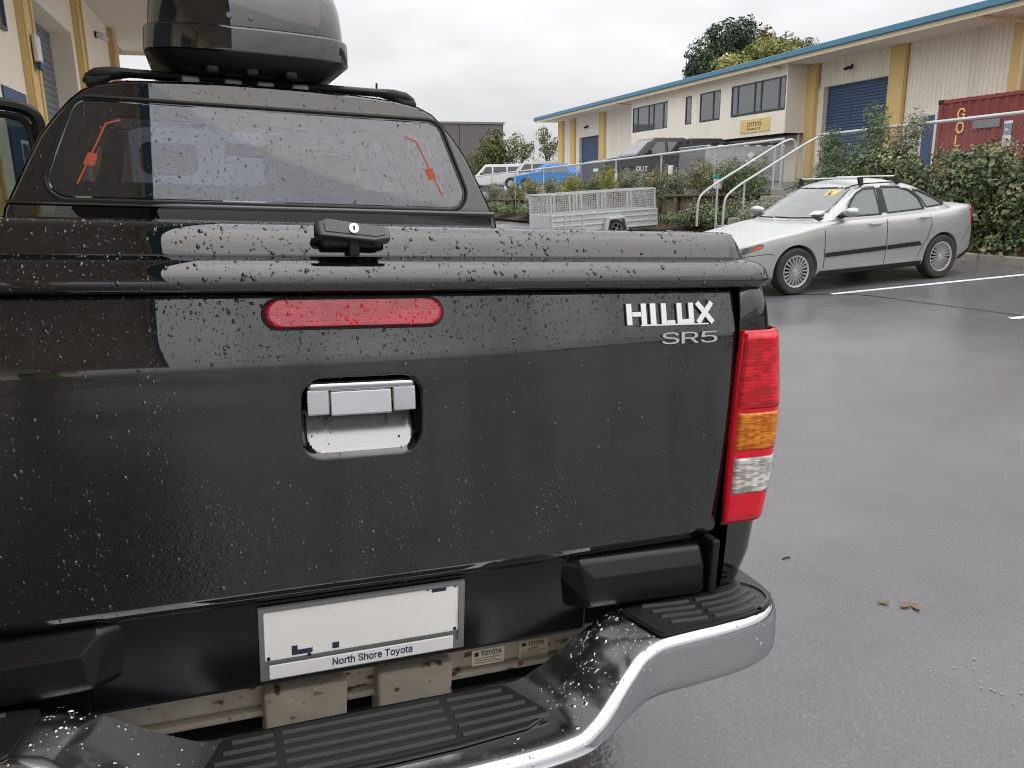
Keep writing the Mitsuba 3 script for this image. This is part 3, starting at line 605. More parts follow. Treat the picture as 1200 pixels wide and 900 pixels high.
go = gpoly.buffer(-.003)
tp('rear_window', on_rear(go, .004), 'glass_cab', label='wide tinted rear window beaded with rain')
tp('rear_window_frit', on_rear(go, .008, gpoly.buffer(-.052)), 'glass_dark')
seal = gpoly.buffer(.010).exterior; sc_ = np.array(seal.coords)[:-1][::2]
tp('rear_window_seal', tube(np.r_[np.c_[UC+sc_[:, 0], rear_v(sc_[:, 1])+.000, sc_[:, 1]], [[UC+sc_[0, 0], rear_v(sc_[0, 1]), sc_[0, 1]]]], .0075, 6), 'rubber', 40)
def strip_on_rear(pts, w): return on_rear(LineString(pts).buffer(w/2, cap_style=2), .0032)
for s in (-1, 1):
    tp('heater_strip', cat(strip_on_rear([(s*.468, 1.612), (s*.512, 1.598), (s*.530, 1.560), (s*.604, 1.405)], .0055), on_rear(Polygon([(s*.540, 1.50), (s*.568, 1.505), (s*.585, 1.468), (s*.553, 1.462)]), .0030)), 'heater')
    tp('roof_ditch_trim', cat(rbox(UC+s*.528-.013, UC+s*.528+.013, 1.690, 1.80, 1.682, 1.715, .006, 2)), 'black_trim', 30)
tp('rear_sill', cat(rbox(UC-.80, UC+.80, 1.585, 1.64, 1.335, 1.352, .006, 2), box(UC-.79, UC+.79, 1.600, 1.64, 1.25, 1.336)), 'paint', 30)
# cabin seen through the rear window
for u in (-.36, .36):
    tp('front_seat', cat(rbox(UC+u-.22, UC+u+.22, 2.62, 2.76, .9, 1.42, .05), rbox(UC+u-.12, UC+u+.12, 2.66, 2.76, 1.46, 1.60, .04)), 'seat_cloth', 40)
    tp('rear_headrest', rbox(UC+u-.12, UC+u+.12, 1.85, 1.93, 1.26, 1.385, .035), 'seat_cloth', 40)
tp('dashboard', rbox(UC-.66, UC+.66, 3.35, 3.75, 1.05, 1.26, .05), 'seat_cloth', 40)
tp('cabin_floor', box(UC-.7, UC+.7, 1.66, 3.5, 1.16, 1.18), 'seat_cloth')
tp('interior_mirror', rbox(UC-.11, UC+.11, 3.18, 3.21, 1.575, 1.64, .014, 2), 'black_trim', 40)
tp('steering_wheel', cat(tube([(UC+.36+.18*math.cos(a), 3.20+.06*math.sin(a), 1.24+.16*math.sin(a)) for a in np.linspace(0, 2*np.pi, 25)], .015, 6)), 'black_trim', 40)
wsv = [(UC+a, 3.80-(b-1.22)*1.14, b) for a, b in ((-.72, 1.24), (.72, 1.24), (.585, 1.715), (-.585, 1.715))]; tp('windscreen', tm(wsv, [(0, 1, 2), (0, 2, 3)]), 'glass_clear')
tp('aerial', cat(cyl((UC+.75, 3.62, 1.28), (UC+.725, 3.42, 2.00), .0022, 6), cyl((UC+.7245, 3.415, 1.985), (UC+.7235, 3.41, 2.02), .006, 8)), 'ink', 30)
# passenger door standing open on the left
dk = tp('open_door', hull([(UC-.87, 2.56, .55), (UC-.87, 2.56, 1.27), (UC-.83, 2.64, .55), (UC-.83, 2.64, 1.27), (UC-1.62, 2.30, .55), (UC-1.62, 2.30, 1.27), (UC-1.60, 2.38, .55), (UC-1.60, 2.38, 1.27)]), 'paint', 20)
def dpt(a, w): return (UC-.84-.78*a-.0*(w-1.27)+(.10*(1.72-w))*0, 2.60-.27*a, w)
part(dk, 'window_frame', cat(tube(bezier([dpt(.00, 1.25), dpt(.00, 1.60), dpt(.02, 1.695), dpt(.16, 1.715), dpt(.72, 1.715), dpt(.9, 1.70), dpt(1.0, 1.26)], 8), .026, 8)), 'black_trim', 40, to=TM)
part(dk, 'window_channel', cat(tube(bezier([dpt(.035, 1.25), dpt(.035, 1.58), dpt(.06, 1.655), dpt(.16, 1.675), dpt(.72, 1.675), dpt(.86, 1.66), dpt(.96, 1.26)], 8), .014, 6)), 'rubber', 40, to=TM)
part(dk, 'door_glass', tm([dpt(.02, 1.25), dpt(.97, 1.25), dpt(.88, 1.68), dpt(.05, 1.68)], [(0, 1, 2), (0, 2, 3)]), 'glass_car', to=TM)

# roof bars
for v, dz in ((1.86, 0), (2.66, .02)):
    w = 1.780+dz
    bar = hull(np.vstack([np.c_[np.full(12, UC+u), v+.034*np.cos(np.arange(12)*np.pi/6), w+.015*np.sin(np.arange(12)*np.pi/6)] for u in (-.47, .44)]))
    rb = tp('roof_bar', bar, 'black_trim', 30)
    for s, u in ((-1, -.47), (1, .44)):
        ft = hull(np.vstack([trimesh.creation.icosphere(2, r).vertices*np.array([1, 1.3, 1])+np.array([UC+u+s*a, v, w+b]) for a, b, r in ((-.02, 0, .016), (.03, -.004, .021), (.075, -.010, .020), (.100, -.020, .014), (.112, -.034, .009))]))
        f2 = hull(np.vstack([trimesh.creation.icosphere(1, .012).vertices*np.array([1, 2, 1])+np.array([UC+u+s*a, v, w+b]) for a, b in ((.035, -.016), (.105, -.028), (.10, -.045), (.07, -.036))]))
        part(rb, 'foot', cat(ft, f2), 'rubber', 35, to=TM)
# roof box
rbx = thing('roof_box', 'glossy black roof cargo box strapped on the roof bars of the pickup', 'roof box')
BC = -.038
def brow(w, hw, v0, r, v1=3.5):
    pts = rrect(BC-hw, BC+hw, v0, v1, r, 9)
    P = np.vstack([pts, pts[:1]]); out = []
    for k in range(len(P)-1):
        m = 14 if k % 10 == 9 else 1
        for t in np.arange(m)/m: out.append(P[k]+(P[k+1]-P[k])*t)
    out = np.array(out); out[:, 1] += np.where(out[:, 1] < (v0+v1)/2, .05*((out[:, 0]-BC)/hw)**2, 0)
    return np.c_[out, np.full(len(out), w)]
tray = rings([brow(w, h, v, .10) for w, h, v in ((1.790, .19, 1.84), (1.792, .24, 1.79), (1.800, .268, 1.757), (1.818, .295, 1.730), (1.840, .322, 1.706), (1.852, .336, 1.695), (1.857, .340, 1.692))])
rim = rings([brow(w, h, v, .11) for w, h, v in ((1.852, .339, 1.70), (1.854, .345, 1.692), (1.860, .347, 1.689), (1.928, .344, 1.691), (1.935, .341, 1.695), (1.9365, .334, 1.703), (1.939, .328, 1.710))])
lid2 = rings([brow(w, h, v, r) for w, h, v, r in ((1.938, .329, 1.709, .11), (1.941, .330, 1.708, .11), (1.99, .328, 1.712, .12), (2.05, .321, 1.722, .13), (2.10, .310, 1.742, .14), (2.15, .292, 1.775, .15), (2.19, .265, 1.83, .16), (2.22, .23, 1.92, .16), (2.235, .16, 2.08, .12))])
part(rbx, 'tray', tray, 'rubber_pad', 50, to=TM); part(rbx, 'rim', rim, 'paint', 40, to=TM); part(rbx, 'lid', lid2, 'paint', 60, to=TM)
for u in (-.07, .0): part(rbx, 'lid_bolt', cyl((BC+u, 1.733, 1.972), (BC+u, 1.704, 1.971), .009, 14), 'steel_grey', 30, to=TM)
for u in (-.13, .0, .13): part(rbx, 'tray_rib', rbox(BC+u-.022, BC+u+.022, 1.732, 2.2, 1.786, 1.816, .012), 'rubber', 30, to=TM)
for u in (-.20, -.06, .05, .17): part(rbx, 'mounting_clamp', rbox(BC+u-.03, BC+u+.03, 1.82, 1.92, 1.752, 1.784, .008), 'steel_grey', 30, to=TM)
part(rbx, 'front_mount', box(BC-.24, BC+.24, 1.83, 1.90, 1.756, 1.772, .004), 'rubber', to=TM)

# ------------------------------------------------------------------ rain beads on the truck
rb_ = np.random.default_rng(11)
def radii(n, med, sig, hi): return np.minimum(med*np.exp(rb_.normal(0, sig, n)), hi)
def clump(P, f, seed, lo, hi): return ss(lo, hi, meshkit.fbm(P*f, 3, seed=seed))
ok = lambda c, nn: ((c[:, 1] < .10) & (nn[:, 1] < .2) & (c[:, 2] > 1.245) & (c[:, 0] > -.75)).astype(float)*(.35+.65*clump(c, 9, 2, .35, .65))
P, N = sample(lidm, 4600, rb_, ok); r = radii(len(P), .00110, .60, .0042)
tp('lid_rain_beads', beads(P, N, r, rb_, hgt=(.38, .6)), 'drop', True, stuff=True)
def kt(c, nn):
    front = (nn[:, 1] < -.3)*(c[:, 0] > -.70)*(np.abs(c[:, 0]-UC) < THW-.006)
    top = (c[:, 2] > 1.13)*1.0; low = (c[:, 2] <= 1.13)*(.07+.50*clump(c*np.array([1, 1, .22]), 22, 5, .52, .68)*ss(.70, .80, c[:, 2]))
    return front*(top*(.55+.45*clump(c, 14, 8, .35, .6))+low)
P, N = sample(tail_mesh, 7600, rb_, kt); r = radii(len(P), .00092, .55, .0032)
up_ = P[:, 2] > 1.118
tp('tailgate_rain_beads', beads(P[up_], N[up_], r[up_], rb_, hgt=(.40, .62)), 'drop', True, stuff=True); tp('tailgate_rain_beads', beads(P[~up_], N[~up_], r[~up_], rb_, hgt=(.45, .7)), 'drop_bright', True, stuff=True)
P, N = sample(bl2, 260, rb_, lambda c, nn: (nn[:, 1] < -.2)*1.0); tp('brake_light_rain_beads', beads(P, N, radii(260, .0011, .5, .003), rb_), 'lens_red_plain', True, stuff=True)
m_g = on_rear(go, .0035); m_g = tm(*trimesh.remesh.subdivide_to_size(m_g.vertices, m_g.faces, .05))
if m_g.face_normals[:, 1].mean() > 0: m_g.invert()
P, N = sample(m_g, 1400, rb_); r = radii(len(P), .0014, .5, .0042)
tp('window_rain_beads', beads(P, N, r, rb_), 'drop', True, stuff=True)
kb = lambda c, nn: ((nn[:, 2] > -.3)*(c[:, 2] > .44)*(.12+clump(c, 12, 3, .42, .62)*(.25+1.6*ss(.30, .36, np.abs(c[:, 0]-UC))*ss(.56, .49, np.abs(c[:, 0]-UC)))))
P, N = sample(bump_mesh, 1100, rb_, kb); r = radii(len(P), .0015, .45, .0042)
tp('bumper_rain_beads', beads(P, N, r, rb_, hgt=(.35, .55)), 'chrome_worn', True, stuff=True)
cm = mtm(outer); cm = tm(*trimesh.remesh.subdivide_to_size(cm.vertices, cm.faces, .04))
kc_ = lambda c, nn: (((nn[:, 1] < -.15) | (c[:, 2] > 1.69))*(c[:, 1] < 1.95)*(c[:, 2] > 1.26)*(~((np.abs(c[:, 0]-UC) < .72-.36*(c[:, 2]-1.36)) & (c[:, 2] > 1.35) & (c[:, 2] < 1.675)))).astype(float)
P, N = sample(cm, 1500, rb_, kc_); r = radii(len(P), .0014, .5, .0042)
tp('cab_rain_beads', beads(P, N, r, rb_, hgt=(.38, .6)), 'drop', True, stuff=True)
bead_edge = []
uu = rb_.uniform(-.5, UC+.74, 90); bead_edge = np.c_[uu, np.interp(uu, us, tail_v(us, us*0+.6925, False))-.006, np.full(90, .6915)]
tp('tailgate_drip_beads', beads(bead_edge, np.tile([0, -.6, -.8], (90, 1)), radii(90, .0016, .4, .004), rb_, hgt=(.6, .9)), 'drop', True, stuff=True)
# ------------------------------------------------------------------ terrace, kerb, retaining wall
def tz(x, y):
    yc = np.clip(y, 4, 75)-17.7; w = 1.30-.0145*yc; t = 1.46-.006*yc+.03*(np.minimum(x, 22)-14.2)
    return np.where(x < 12.62, w-.10, (w-.06)+(t-w+.06)*ss(12.7, 15, x))
tx = np.unique(np.r_[12.60, 12.9, 13.3, 13.8, 14.3, 16, 20, 24, 60, 500]); ty = np.unique(np.r_[-60, np.arange(0, 80, 4), 120, 300, 700])
struct('terrace_ground', sheet(tx, ty, tz), 'asphalt_far', True, 'upper car park terrace behind the fence')
bx = np.array([11.78, 11.95, 12.2, 12.45, 12.62]); by = np.arange(0, 80, 2.0)
def bankz(x, y): return gz(11.8, y)+.10+(x-11.8)*.28+(x > 12.6)*0+.05*meshkit.noise(np.stack([x*3, y*1.3, x*0], -1))+np.where(y < 15.8, (x-11.8)*.95, 0.0)
struct('planted_bank', sheet(bx, by, bankz), 'soil', True, 'bare soil of the planted bank')
kb = thing('kerb', 'low concrete kerb at the foot of the hedge behind the silver sedan', 'kerb')
for i, y in enumerate(np.arange(5.5, 15.5, 1.0)): part(kb, 'kerb_block', box(11.64, 11.79, y+.004, y+.996, float(gz(11.64))-.05, float(gz(11.64))+.125, .018), 'concrete')
rw = thing('retaining_wall', 'low retaining wall of timber posts and rails under the terrace fence', 'retaining wall')
yy_ = np.arange(17.6, 62, 1.15)
for i, y in enumerate(yy_):
    top = float(tz(12.5, y))+.02; part(rw, 'post', cyl((12.46, y, .1), (12.46, y, top-.05), .085, 10), 'timber', 40)
for k in range(4):
    part(rw, 'plank', cat([box(12.55, 12.60, ya, ya+5.98, float(tz(12.5, ya+3))-.02-.26*(k+1)+.008, float(tz(12.5, ya+3))-.02-.26*k, .006) for ya in np.arange(17.0, 60, 6)]), 'timber', stuff=True)
for ya in np.arange(17.0, 60, 6): part(rw, 'cap_rail', hull([(x, y, float(tz(12.5, y))+dz) for x in (12.40, 12.66) for y in (ya, ya+5.97) for dz in (.0, .055)]), 'timber')

# ------------------------------------------------------------------ fence
fn = thing('chain_link_fence', 'galvanised chain link fence with a pipe rail along the terrace edge', 'fence')
FX = 12.50
fy = np.r_[np.array([10.4, 13.3]), np.array([17.2, 20.2, 23.3, 26.6, 30.2, 34, 38, 42, 46, 50])]
def ftop(y): return np.interp(y, [9, 12, 17.2, 24, 31, 46], [2.56, 2.535, 2.50, 2.40, 2.31, 2.14])
for a, b in ((6.0, 15.9), (17.15, 52)):
    q_ = np.linspace(a, b, 12); part(fn, 'top_rail', tube(np.c_[q_*0+FX, q_, ftop(q_)], .032, 8), 'galv', 40)
for y in np.r_[7.4, fy]: part(fn, 'post', cyl((FX, y, float(tz(FX, y))-.3), (FX, y, float(ftop(y))), .028, 8), 'galv', 40)
def wire_mesh(ya, yb, step=.085, r=.0010):
    V, F = [], []; H = 1.15
    for s in (1, -1):
        for y0 in np.arange(ya-H, yb+H, step):
            p, q = np.array([y0, 0.0]), np.array([y0+s*H, H])
            if min(p[0], q[0]) < ya-.0 and max(p[0], q[0]) < ya: continue
            pts = []
            for e in (p, q): pts.append(e.copy())
            (a0, h0), (a1, h1) = pts
            for lim, sg in ((ya, 1), (yb, -1)):
                if sg*(a0-lim) < 0 and sg*(a1-lim) > 0: h0 = h0+(lim-a0)*(h1-h0)/(a1-a0); a0 = lim
                if sg*(a1-lim) < 0 and sg*(a0-lim) > 0: h1 = h1+(lim-a1)*(h0-h1)/(a0-a1); a1 = lim
            if min(a0, a1) < ya-.01 or max(a0, a1) > yb+.01: continue
            P0 = np.array([FX+.004*s, a0, ftop(a0)-H+h0]); P1 = np.array([FX+.004*s, a1, ftop(a1)-H+h1]); o = len(V)
            for P_ in (P0, P1):
                V += [P_+[r, 0, 0], P_+[-r*.5, r*.87, 0], P_+[-r*.5, -r*.87, 0]]
            F += [(o, o+1, o+4), (o, o+4, o+3), (o+1, o+2, o+5), (o+1, o+5, o+4), (o+2, o, o+3), (o+2, o+3, o+5)]
    return tm(V, F)
part(fn, 'wire_netting', cat(wire_mesh(6, 15.9), wire_mesh(17.2, 36)), 'galv', stuff=True)
def fsign(y, z, w, h, m, lab, m2=None, words=None):
    k = whole('fence_sign', box(FX-.055, FX-.047, y-w/2, y+w/2, z-h/2, z+h/2, .002), m, lab, 'sign')
    return k
fsign(22.6, 1.93, .30, .26, 'white_flat', 'small white square sign wired to the fence in front of the dark grey pickup')
fsign(10.95, 2.22, .16, .42, 'white_flat', 'white notice wired to the fence near the right edge of the photo')
part(fsign(10.95, 2.29, .19, .20, 'sign_blue', 'small dark blue notice wired to the fence above the white one'), 'lettering', moved(text('PL', .05, .0015, True), to4((FX-.056, 11.0, 2.26), (0, -1, 0), (0, 0, 1), (-1, 0, 0))), 'white_flat')
fsign(26.5, 1.75, .22, .30, 'white_flat', 'small white paper sign low on the fence left of the square one')

# ------------------------------------------------------------------ stairs and handrails
stp = thing('garden_steps', 'concrete steps climbing the bank between two pipe handrails', 'steps')
for i in range(8):
    x = 10.35+.29*i; z0 = float(gz(min(x, 12.3), 16.5)); part(stp, 'step', box(x, x+.295 if i < 7 else x+.4, 16.08, 16.98, z0-.1, .18+.165*(i+1)-.02*i*0, .01), 'concrete')
for y, x0, lab in ((17.0, 10.20, 'galvanised pipe handrail on the left side of the steps'), (16.0, 10.27, 'galvanised pipe handrail on the right side of the steps')):
    hr = thing('handrail', lab, 'handrail', )
    sl = (2.481-1.284)/(12.44-10.267); za = 1.28; xe = x0+2.24; ze = za+sl*(xe-x0-.07)
    part(hr, 'rail', tube(bezier([(x0-.09, y, .50), (x0-.10, y, 1.0), (x0+.0, y, za), (x0+1.1, y, za+sl*1.05), (xe, y, ze), (xe+.28, y, ze+.02), (xe+.30, y, ze-.25)], 8), .027, 8), 'galv', 40)
    for t in (.42, 1.95): part(hr, 'post', cyl((x0+t, y, .1), (x0+t, y, za+sl*(t-.05)-.01), .024, 8), 'galv', 40)
sg = thing('teal_marker', 'small teal and white marker box beside the steps', 'marker')
part(sg, 'lid', box(12.20, 12.34, 19.45, 19.80, 1.62, 1.72, .015), 'teal'); part(sg, 'body', box(12.22, 12.32, 19.47, 19.78, 1.35, 1.62, .01), 'white_plastic')

# ------------------------------------------------------------------ helper pieces for the two warehouses
def roller(x, y0, y1, z0, z1, pitch, m, parent, name='roller_door', face=-1):
    """roller door in the plane x, curved slats facing face*x"""
    k = part(parent, name, box(x-face*.005, x-face*.05, y0, y1, z0, z1), m)
    n = int(round((z1-z0)/pitch)); p = (z1-z0)/n; a = np.linspace(0, np.pi, 6)
    for i in range(n):
        zc = z0+p*(i+.5); pr = [(x+face*(.004+.018*math.sin(t)), zc-p*.46*math.cos(t)) for t in a]
        V = np.array([[(px, y, pz) for px, pz in pr] for y in (y0, y1)]); part(k, 'slat', grid(V, face < 0), m, True)
    return k
def ribbed(x, y0, y1, z0, z1, pitch, depth, face=-1):
    ys = []; y = y0
    while y < y1: ys += [(y, 0), (y+pitch*.55, 0), (y+pitch*.68, depth), (y+pitch*.88, depth)]; y += pitch
    ys = [q for q in ys if q[0] < y1]+[(y1, 0)]
    return grid(np.array([[(x+face*d, yy, z) for z in (z0, z1)] for yy, d in ys]), face > 0)
def window(parent, x, y0, y1, z0, z1, mull, face=-1, depth=.05, trans=None):
    """frame in the plane x with mullions at the given y, one pane between each pair; y0 < y1"""
    f = .05; bars = [box(x, x+face*depth, y0, y1, z0, z0+f), box(x, x+face*depth, y0, y1, z1-f, z1), box(x, x+face*depth, y0, y0+f, z0+f, z1-f), box(x, x+face*depth, y1-f, y1, z0+f, z1-f)]
    bars += [box(x, x+face*depth, m-.035, m+.035, z0+f, z1-f) for m in mull]
    k = part(parent, 'window', cat(bars), 'frame_blue')
    e = [y0+f]+[q for m in sorted(mull) for q in (m-.035, m+.035)]+[y1-f]
    for a, b in zip(e[::2], e[1::2]): part(k, 'pane', box(x+face*.012, x+face*.018, a, b, z0+f, z1-f), 'glass_window')
    return k

# ------------------------------------------------------------------ right warehouse (cream, blue eaves)
wh = thing('cream_warehouse', 'long cream warehouse with blue eaves, yellow posts and upper office windows on the terrace', 'warehouse')
MX, OX, EX = 20.30, 19.30, 18.80
def wp(name, mesh, m, parent=wh, sm=False, **k): return part(parent, name, mesh, m, sm, **k)
ZS = 5.72
# left section (far end): panels, posts, blue roller door
wp('wall', cat(box(MX, MX+.2, 45.0, 45.46, .4, ZS), box(MX, MX+.2, 48.72, 52.0, .4, ZS), box(MX, MX+.2, 45.46, 48.72, 4.50, ZS), box(MX, MX+.2, 39.4, 45.0, .4, ZS), box(MX, 32, 51.8, 52.0, .4, 5.7), box(MX+.25, MX+.4, 45, 49, .4, 4.6)), 'cream')
wp('door_reveal', cat(box(MX+.02, MX+.25, 48.70, 48.9, .5, 4.5)), 'cream')
roller(MX+.20, 45.46, 48.70, 1.0, 4.50, .11, 'door_blue', wh)
for a, b in ((51.25, 52.05), (49.25, 49.92), (44.66, 45.42)): wp('post', box(MX-.14, MX, a, b, .4, ZS-.01, .01), 'yellow_post')
for yj in (50.6, 43.2, 41.4): wp('panel_joint', box(MX-.006, MX+.01, yj-.012, yj+.012, .5, ZS-.01), 'fascia_cream')
# jutting upper storey with the office windows
wp('upper_storey', cat(box(OX, MX-.002, 26.50, 39.35, 3.32, 4.15), box(OX, MX-.002, 26.50, 39.35, 5.365, ZS+.02), box(OX, MX-.002, 26.50, 26.56, 4.15, 5.365),
   box(OX, MX-.002, 30.16, 30.96, 4.15, 5.365), box(OX, MX-.002, 32.62, 33.30, 4.15, 5.365), box(OX, MX-.002, 33.86, 35.5, 4.15, 5.365), box(OX+.25, MX-.003, 26.56, 39.3, 4.15, 5.365)), 'cream')
wp('upper_storey_end', box(OX+.01, MX+.2, 39.20, 39.34, 3.33, ZS), 'cream')
window(wh, OX+.06, 35.5, 39.20, 4.15, 5.36, (38.65, 37.45, 36.95, 35.95))
window(wh, OX+.06, 33.32, 33.86, 4.17, 5.36, ())
window(wh, OX+.06, 30.98, 32.62, 4.19, 5.36, (31.55,))
window(wh, OX+.06, 26.58, 30.16, 4.21, 5.36, (29.72, 28.55, 28.12, 26.98))
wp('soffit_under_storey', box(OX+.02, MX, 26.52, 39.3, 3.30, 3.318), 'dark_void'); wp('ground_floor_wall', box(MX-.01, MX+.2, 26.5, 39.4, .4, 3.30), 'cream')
bd = wp('sign_board', box(OX-.035, OX-.003, 27.40, 29.36, 3.475, 3.985, .004), 'sign_yellow')
def bl_text(s, h, y, z, w, bold, x=OX-.037): return moved(text(s, h, .002, bold, w), to4((x, y, z), (0, -1, 0), (0, 0, 1), (-1, 0, 0)))
wp('lettering', bl_text('omni', .22, 28.88, 3.70, .95, False), 'ink', bd); wp('lettering', bl_text('PRODUCTS', .075, 28.86, 3.56, .88, True), 'ink', bd)
# right section: ribbed cladding, posts, big blue door
wp('wall', cat(box(MX+.06, MX+.25, 21.9, 22.4, .4, ZS), box(MX+.06, MX+.25, 25.74, 26.55, .4, ZS), box(MX+.06, MX+.25, 22.4, 25.74, 4.86, ZS), box(MX+.06, MX+.25, 14.0, 21.9, .4, ZS), box(MX+.3, MX+.5, 22.2, 25.9, .4, 5)), 'cream')
wp('ribbed_cladding', cat(ribbed(MX, 22.42, 25.90, 4.86, ZS, .165, .03), ribbed(MX, 17.92, 21.72, .4, ZS, .165, .03), ribbed(MX, 10.0, 17.4, .4, ZS, .165, .03)), 'cream')
wp('door_reveal', cat(box(MX+.0, MX+.26, 25.70, 26.0, .5, 4.86)), 'cream')
roller(MX+.21, 22.40, 25.70, 1.3, 4.855, .105, 'door_blue', wh)
wp('door_scratch', box(MX+.175, MX+.18, 24.42, 24.45, 3.5, 4.2), 'frame_blue')
for a, b in ((21.74, 22.40), (26.0, 26.50), (17.28, 17.90)): wp('post', box(MX-.16, MX, a, b, .4, ZS-.01, .01), 'yellow_post')
for y in (26.75, 17.55): wp('downpipe', tube(bezier([(MX-.27, y-.12, .5), (MX-.27, y-.12, 5.45), (MX-.30, y-.1, 5.58), (EX+.1, y+.35, 5.66), (EX-.02, y+.4, 5.72)], 8), .055, 8), 'fascia_cream', sm=40)
wp('downpipe', tube([(EX+.05, 40.2, 5.68), (OX+.4, 39.9, 5.6), (MX-.1, 39.7, 5.5)], .05, 8), 'fascia_cream', sm=40)
dp = wp('side_door', box(MX-.050, MX+.01, 20.40, 20.86, 1.2, 3.45, .005), 'door_blue'); wp('door_frame', cat(box(MX-.06, MX+.0, 20.32, 20.40, 1.2, 3.53), box(MX-.06, MX+.0, 20.86, 20.94, 1.2, 3.53), box(MX-.06, MX, 20.40, 20.86, 3.45, 3.53)), 'white_flat', dp)
for y, z in ((47.3, 5.08), (24.3, 5.36)):
    fl = wp('floodlight', box(MX-.05, MX-.0, y-.03, y+.03, z-.03, z+.09), 'ink')
    for s in (-1, 1): wp('lamp', hull(cat(cyl((MX-.10, y+s*.07, z+.0), (MX-.22, y+s*.16, z-.07), .05, 10), cyl((MX-.08, y+s*.05, z+.02), (MX-.1, y+s*.07, z), .025, 8)).vertices), 'ink', fl, 30)
# eaves and roof
ze0, ze1 = 5.73, 6.02
wp('soffit', cat(box(EX+.03, MX+.3, 8.0, 26.2, ZS-.005, ZS+.02), box(EX+.03, OX+.1, 26.2, 39.4, ZS+.022, ZS+.04), box(EX+.03, MX+.3, 39.4, 52.6, ZS-.005, ZS+.02)), 'soffit')
wp('fascia_board', box(EX, EX+.03, 8.0, 52.7, ze0-.04, ze0+.10), 'fascia_cream')
wp('gutter', cat(box(EX-.10, EX+.03, 7.9, 52.8, ze0+.102, ze1, .015)), 'fascia_blue')
wp('roof', tm([(EX-.05, 7.9, ze1-.01), (EX-.05, 52.8, ze1-.01), (32, 52.8, 6.95), (32, 7.9, 6.95), (EX-.05, 7.9, ze1-.06), (EX-.05, 52.8, ze1-.06), (32, 52.8, 6.90), (32, 7.9, 6.9)], [(0, 2, 1), (0, 3, 2), (4, 5, 6), (4, 6, 7), (0, 1, 5), (0, 5, 4), (1, 2, 6), (1, 6, 5)]), 'fascia_blue')
wp('bargeboard', cat(hull([(EX-.05, y, z) for y in (52.72, 52.8) for z in (5.75, 6.02)]+[(32, y, z) for y in (52.72, 52.8) for z in (6.7, 6.95)])), 'fascia_cream')

# ------------------------------------------------------------------ shipping container
ct = thing('shipping_container', 'dark red shipping container with yellow lettering at the right edge', 'container')
c0, c1, cz0, cz1 = 11.90, 17.95, 1.25, 3.56; CX = 17.9
part(ct, 'corrugated_side', ribbed(CX+.03, c0+.1, c1-.14, cz0+.15, cz1-.10, .28, .036), 'cont_red'); part(ct, 'box', box(CX+.04, CX+2.4, c0+.02, c1-.02, cz0, cz1-.03), 'cont_red')
part(ct, 'frame', cat(box(CX-.01, CX+.10, c0, c1, cz1-.10, cz1, .01), box(CX-.01, CX+.1, c0, c1, cz0, cz0+.15, .01), box(CX-.01, CX+.14, c1-.14, c1, cz0+.15, cz1-.1, .01), box(CX-.01, CX+.14, c0, c0+.14, cz0+.15, cz1-.1, .01)), 'cont_red')
for y in (c0+.07, c1-.07): part(ct, 'corner_casting', box(CX-.02, CX+.12, y-.085, y+.085, cz1-.10, cz1+.015, .008), 'ink')
for y in np.arange(c0+.35, c1-.3, .28): part(ct, 'roof_rib', box(CX-.006, CX+.06, y-.05, y+.05, cz1-.085, cz1+.004), 'ink', stuff=False) if y > 15.2 else None
for ch, z in (('G', 3.03), ('O', 2.69), ('L', 2.35), ('D', 2.01)): part(ct, 'lettering', moved(text(ch, .27, .003, True), to4((CX-.012, 17.32, z), (0, -1, 0), (0, 0, 1), (-1, 0, 0))), 'cont_yellow')
part(ct, 'blank_panel', box(CX-.02, CX-.008, 15.98, 16.78, 2.76, 2.96, .003), 'steel_grey')

# ------------------------------------------------------------------ far warehouse and grey wall
fw = thing('grey_shed', 'plain grey clad shed far behind the trees, just right of the pickup cab', 'shed')
for i, a in enumerate(np.arange(2.0, 22, 4.0)): part(fw, 'wall_panel', box(a+.03, a+3.97, 70.0, 70.2, 0, 6.95, .02), 'ware_grey')
part(fw, 'cap_flashing', box(1.9, 22.1, 69.9, 90, 6.95, 7.12), 'steel_grey'); part(fw, 'wall', box(2.0, 22.0, 70.1, 90, -1, 6.9), 'ware_grey')

# ------------------------------------------------------------------ left warehouse
lw = thing('left_warehouse', 'cream warehouse with yellow posts and a deep eave beside the pickup at the left', 'warehouse')
LX = -3.30
def lp(name, mesh, m, parent=lw, sm=False, **k): return part(parent, name, mesh, m, sm, **k)
LS = 5.92
doors = [(16.55, 20.6)]+[(8.2, 12.2), (-1.0, 3.4), (-10.5, -6.0), (-20.0, -15.5)]
ys_ = [28.3]
segs = []; last = 28.3
for a, b in doors: segs.append((b, last)); last = a
segs.append((-26.0, last))
lp('wall', cat([box(LX-.25, LX, a, b, -.3, LS) for a, b in segs]+[box(LX-.25, LX, a, b, 4.80, LS) for a, b in doors]+[box(-14, LX, 28.1, 28.3, -.3, 7.5), box(LX-3, LX-2.8, -26, 28.2, -.3, 6)]), 'cream_left')
for a, b in doors:
    lp('door_reveal', cat(box(LX-.46, LX-.002, b-.001, b+.12, -.2, 4.80), box(LX-.46, LX-.002, a-.12, a+.001, -.2, 4.8), box(LX-.46, LX-.003, a, b, 4.80, 4.95)), 'cream_left')
    if a > 5: roller(LX-.44, a, b, -.05, 4.80, .135, 'door_grey', lw, face=1)
    else: lp('roller_door', box(LX-.48, LX-.44, a, b, -.05, 4.8), 'door_grey')
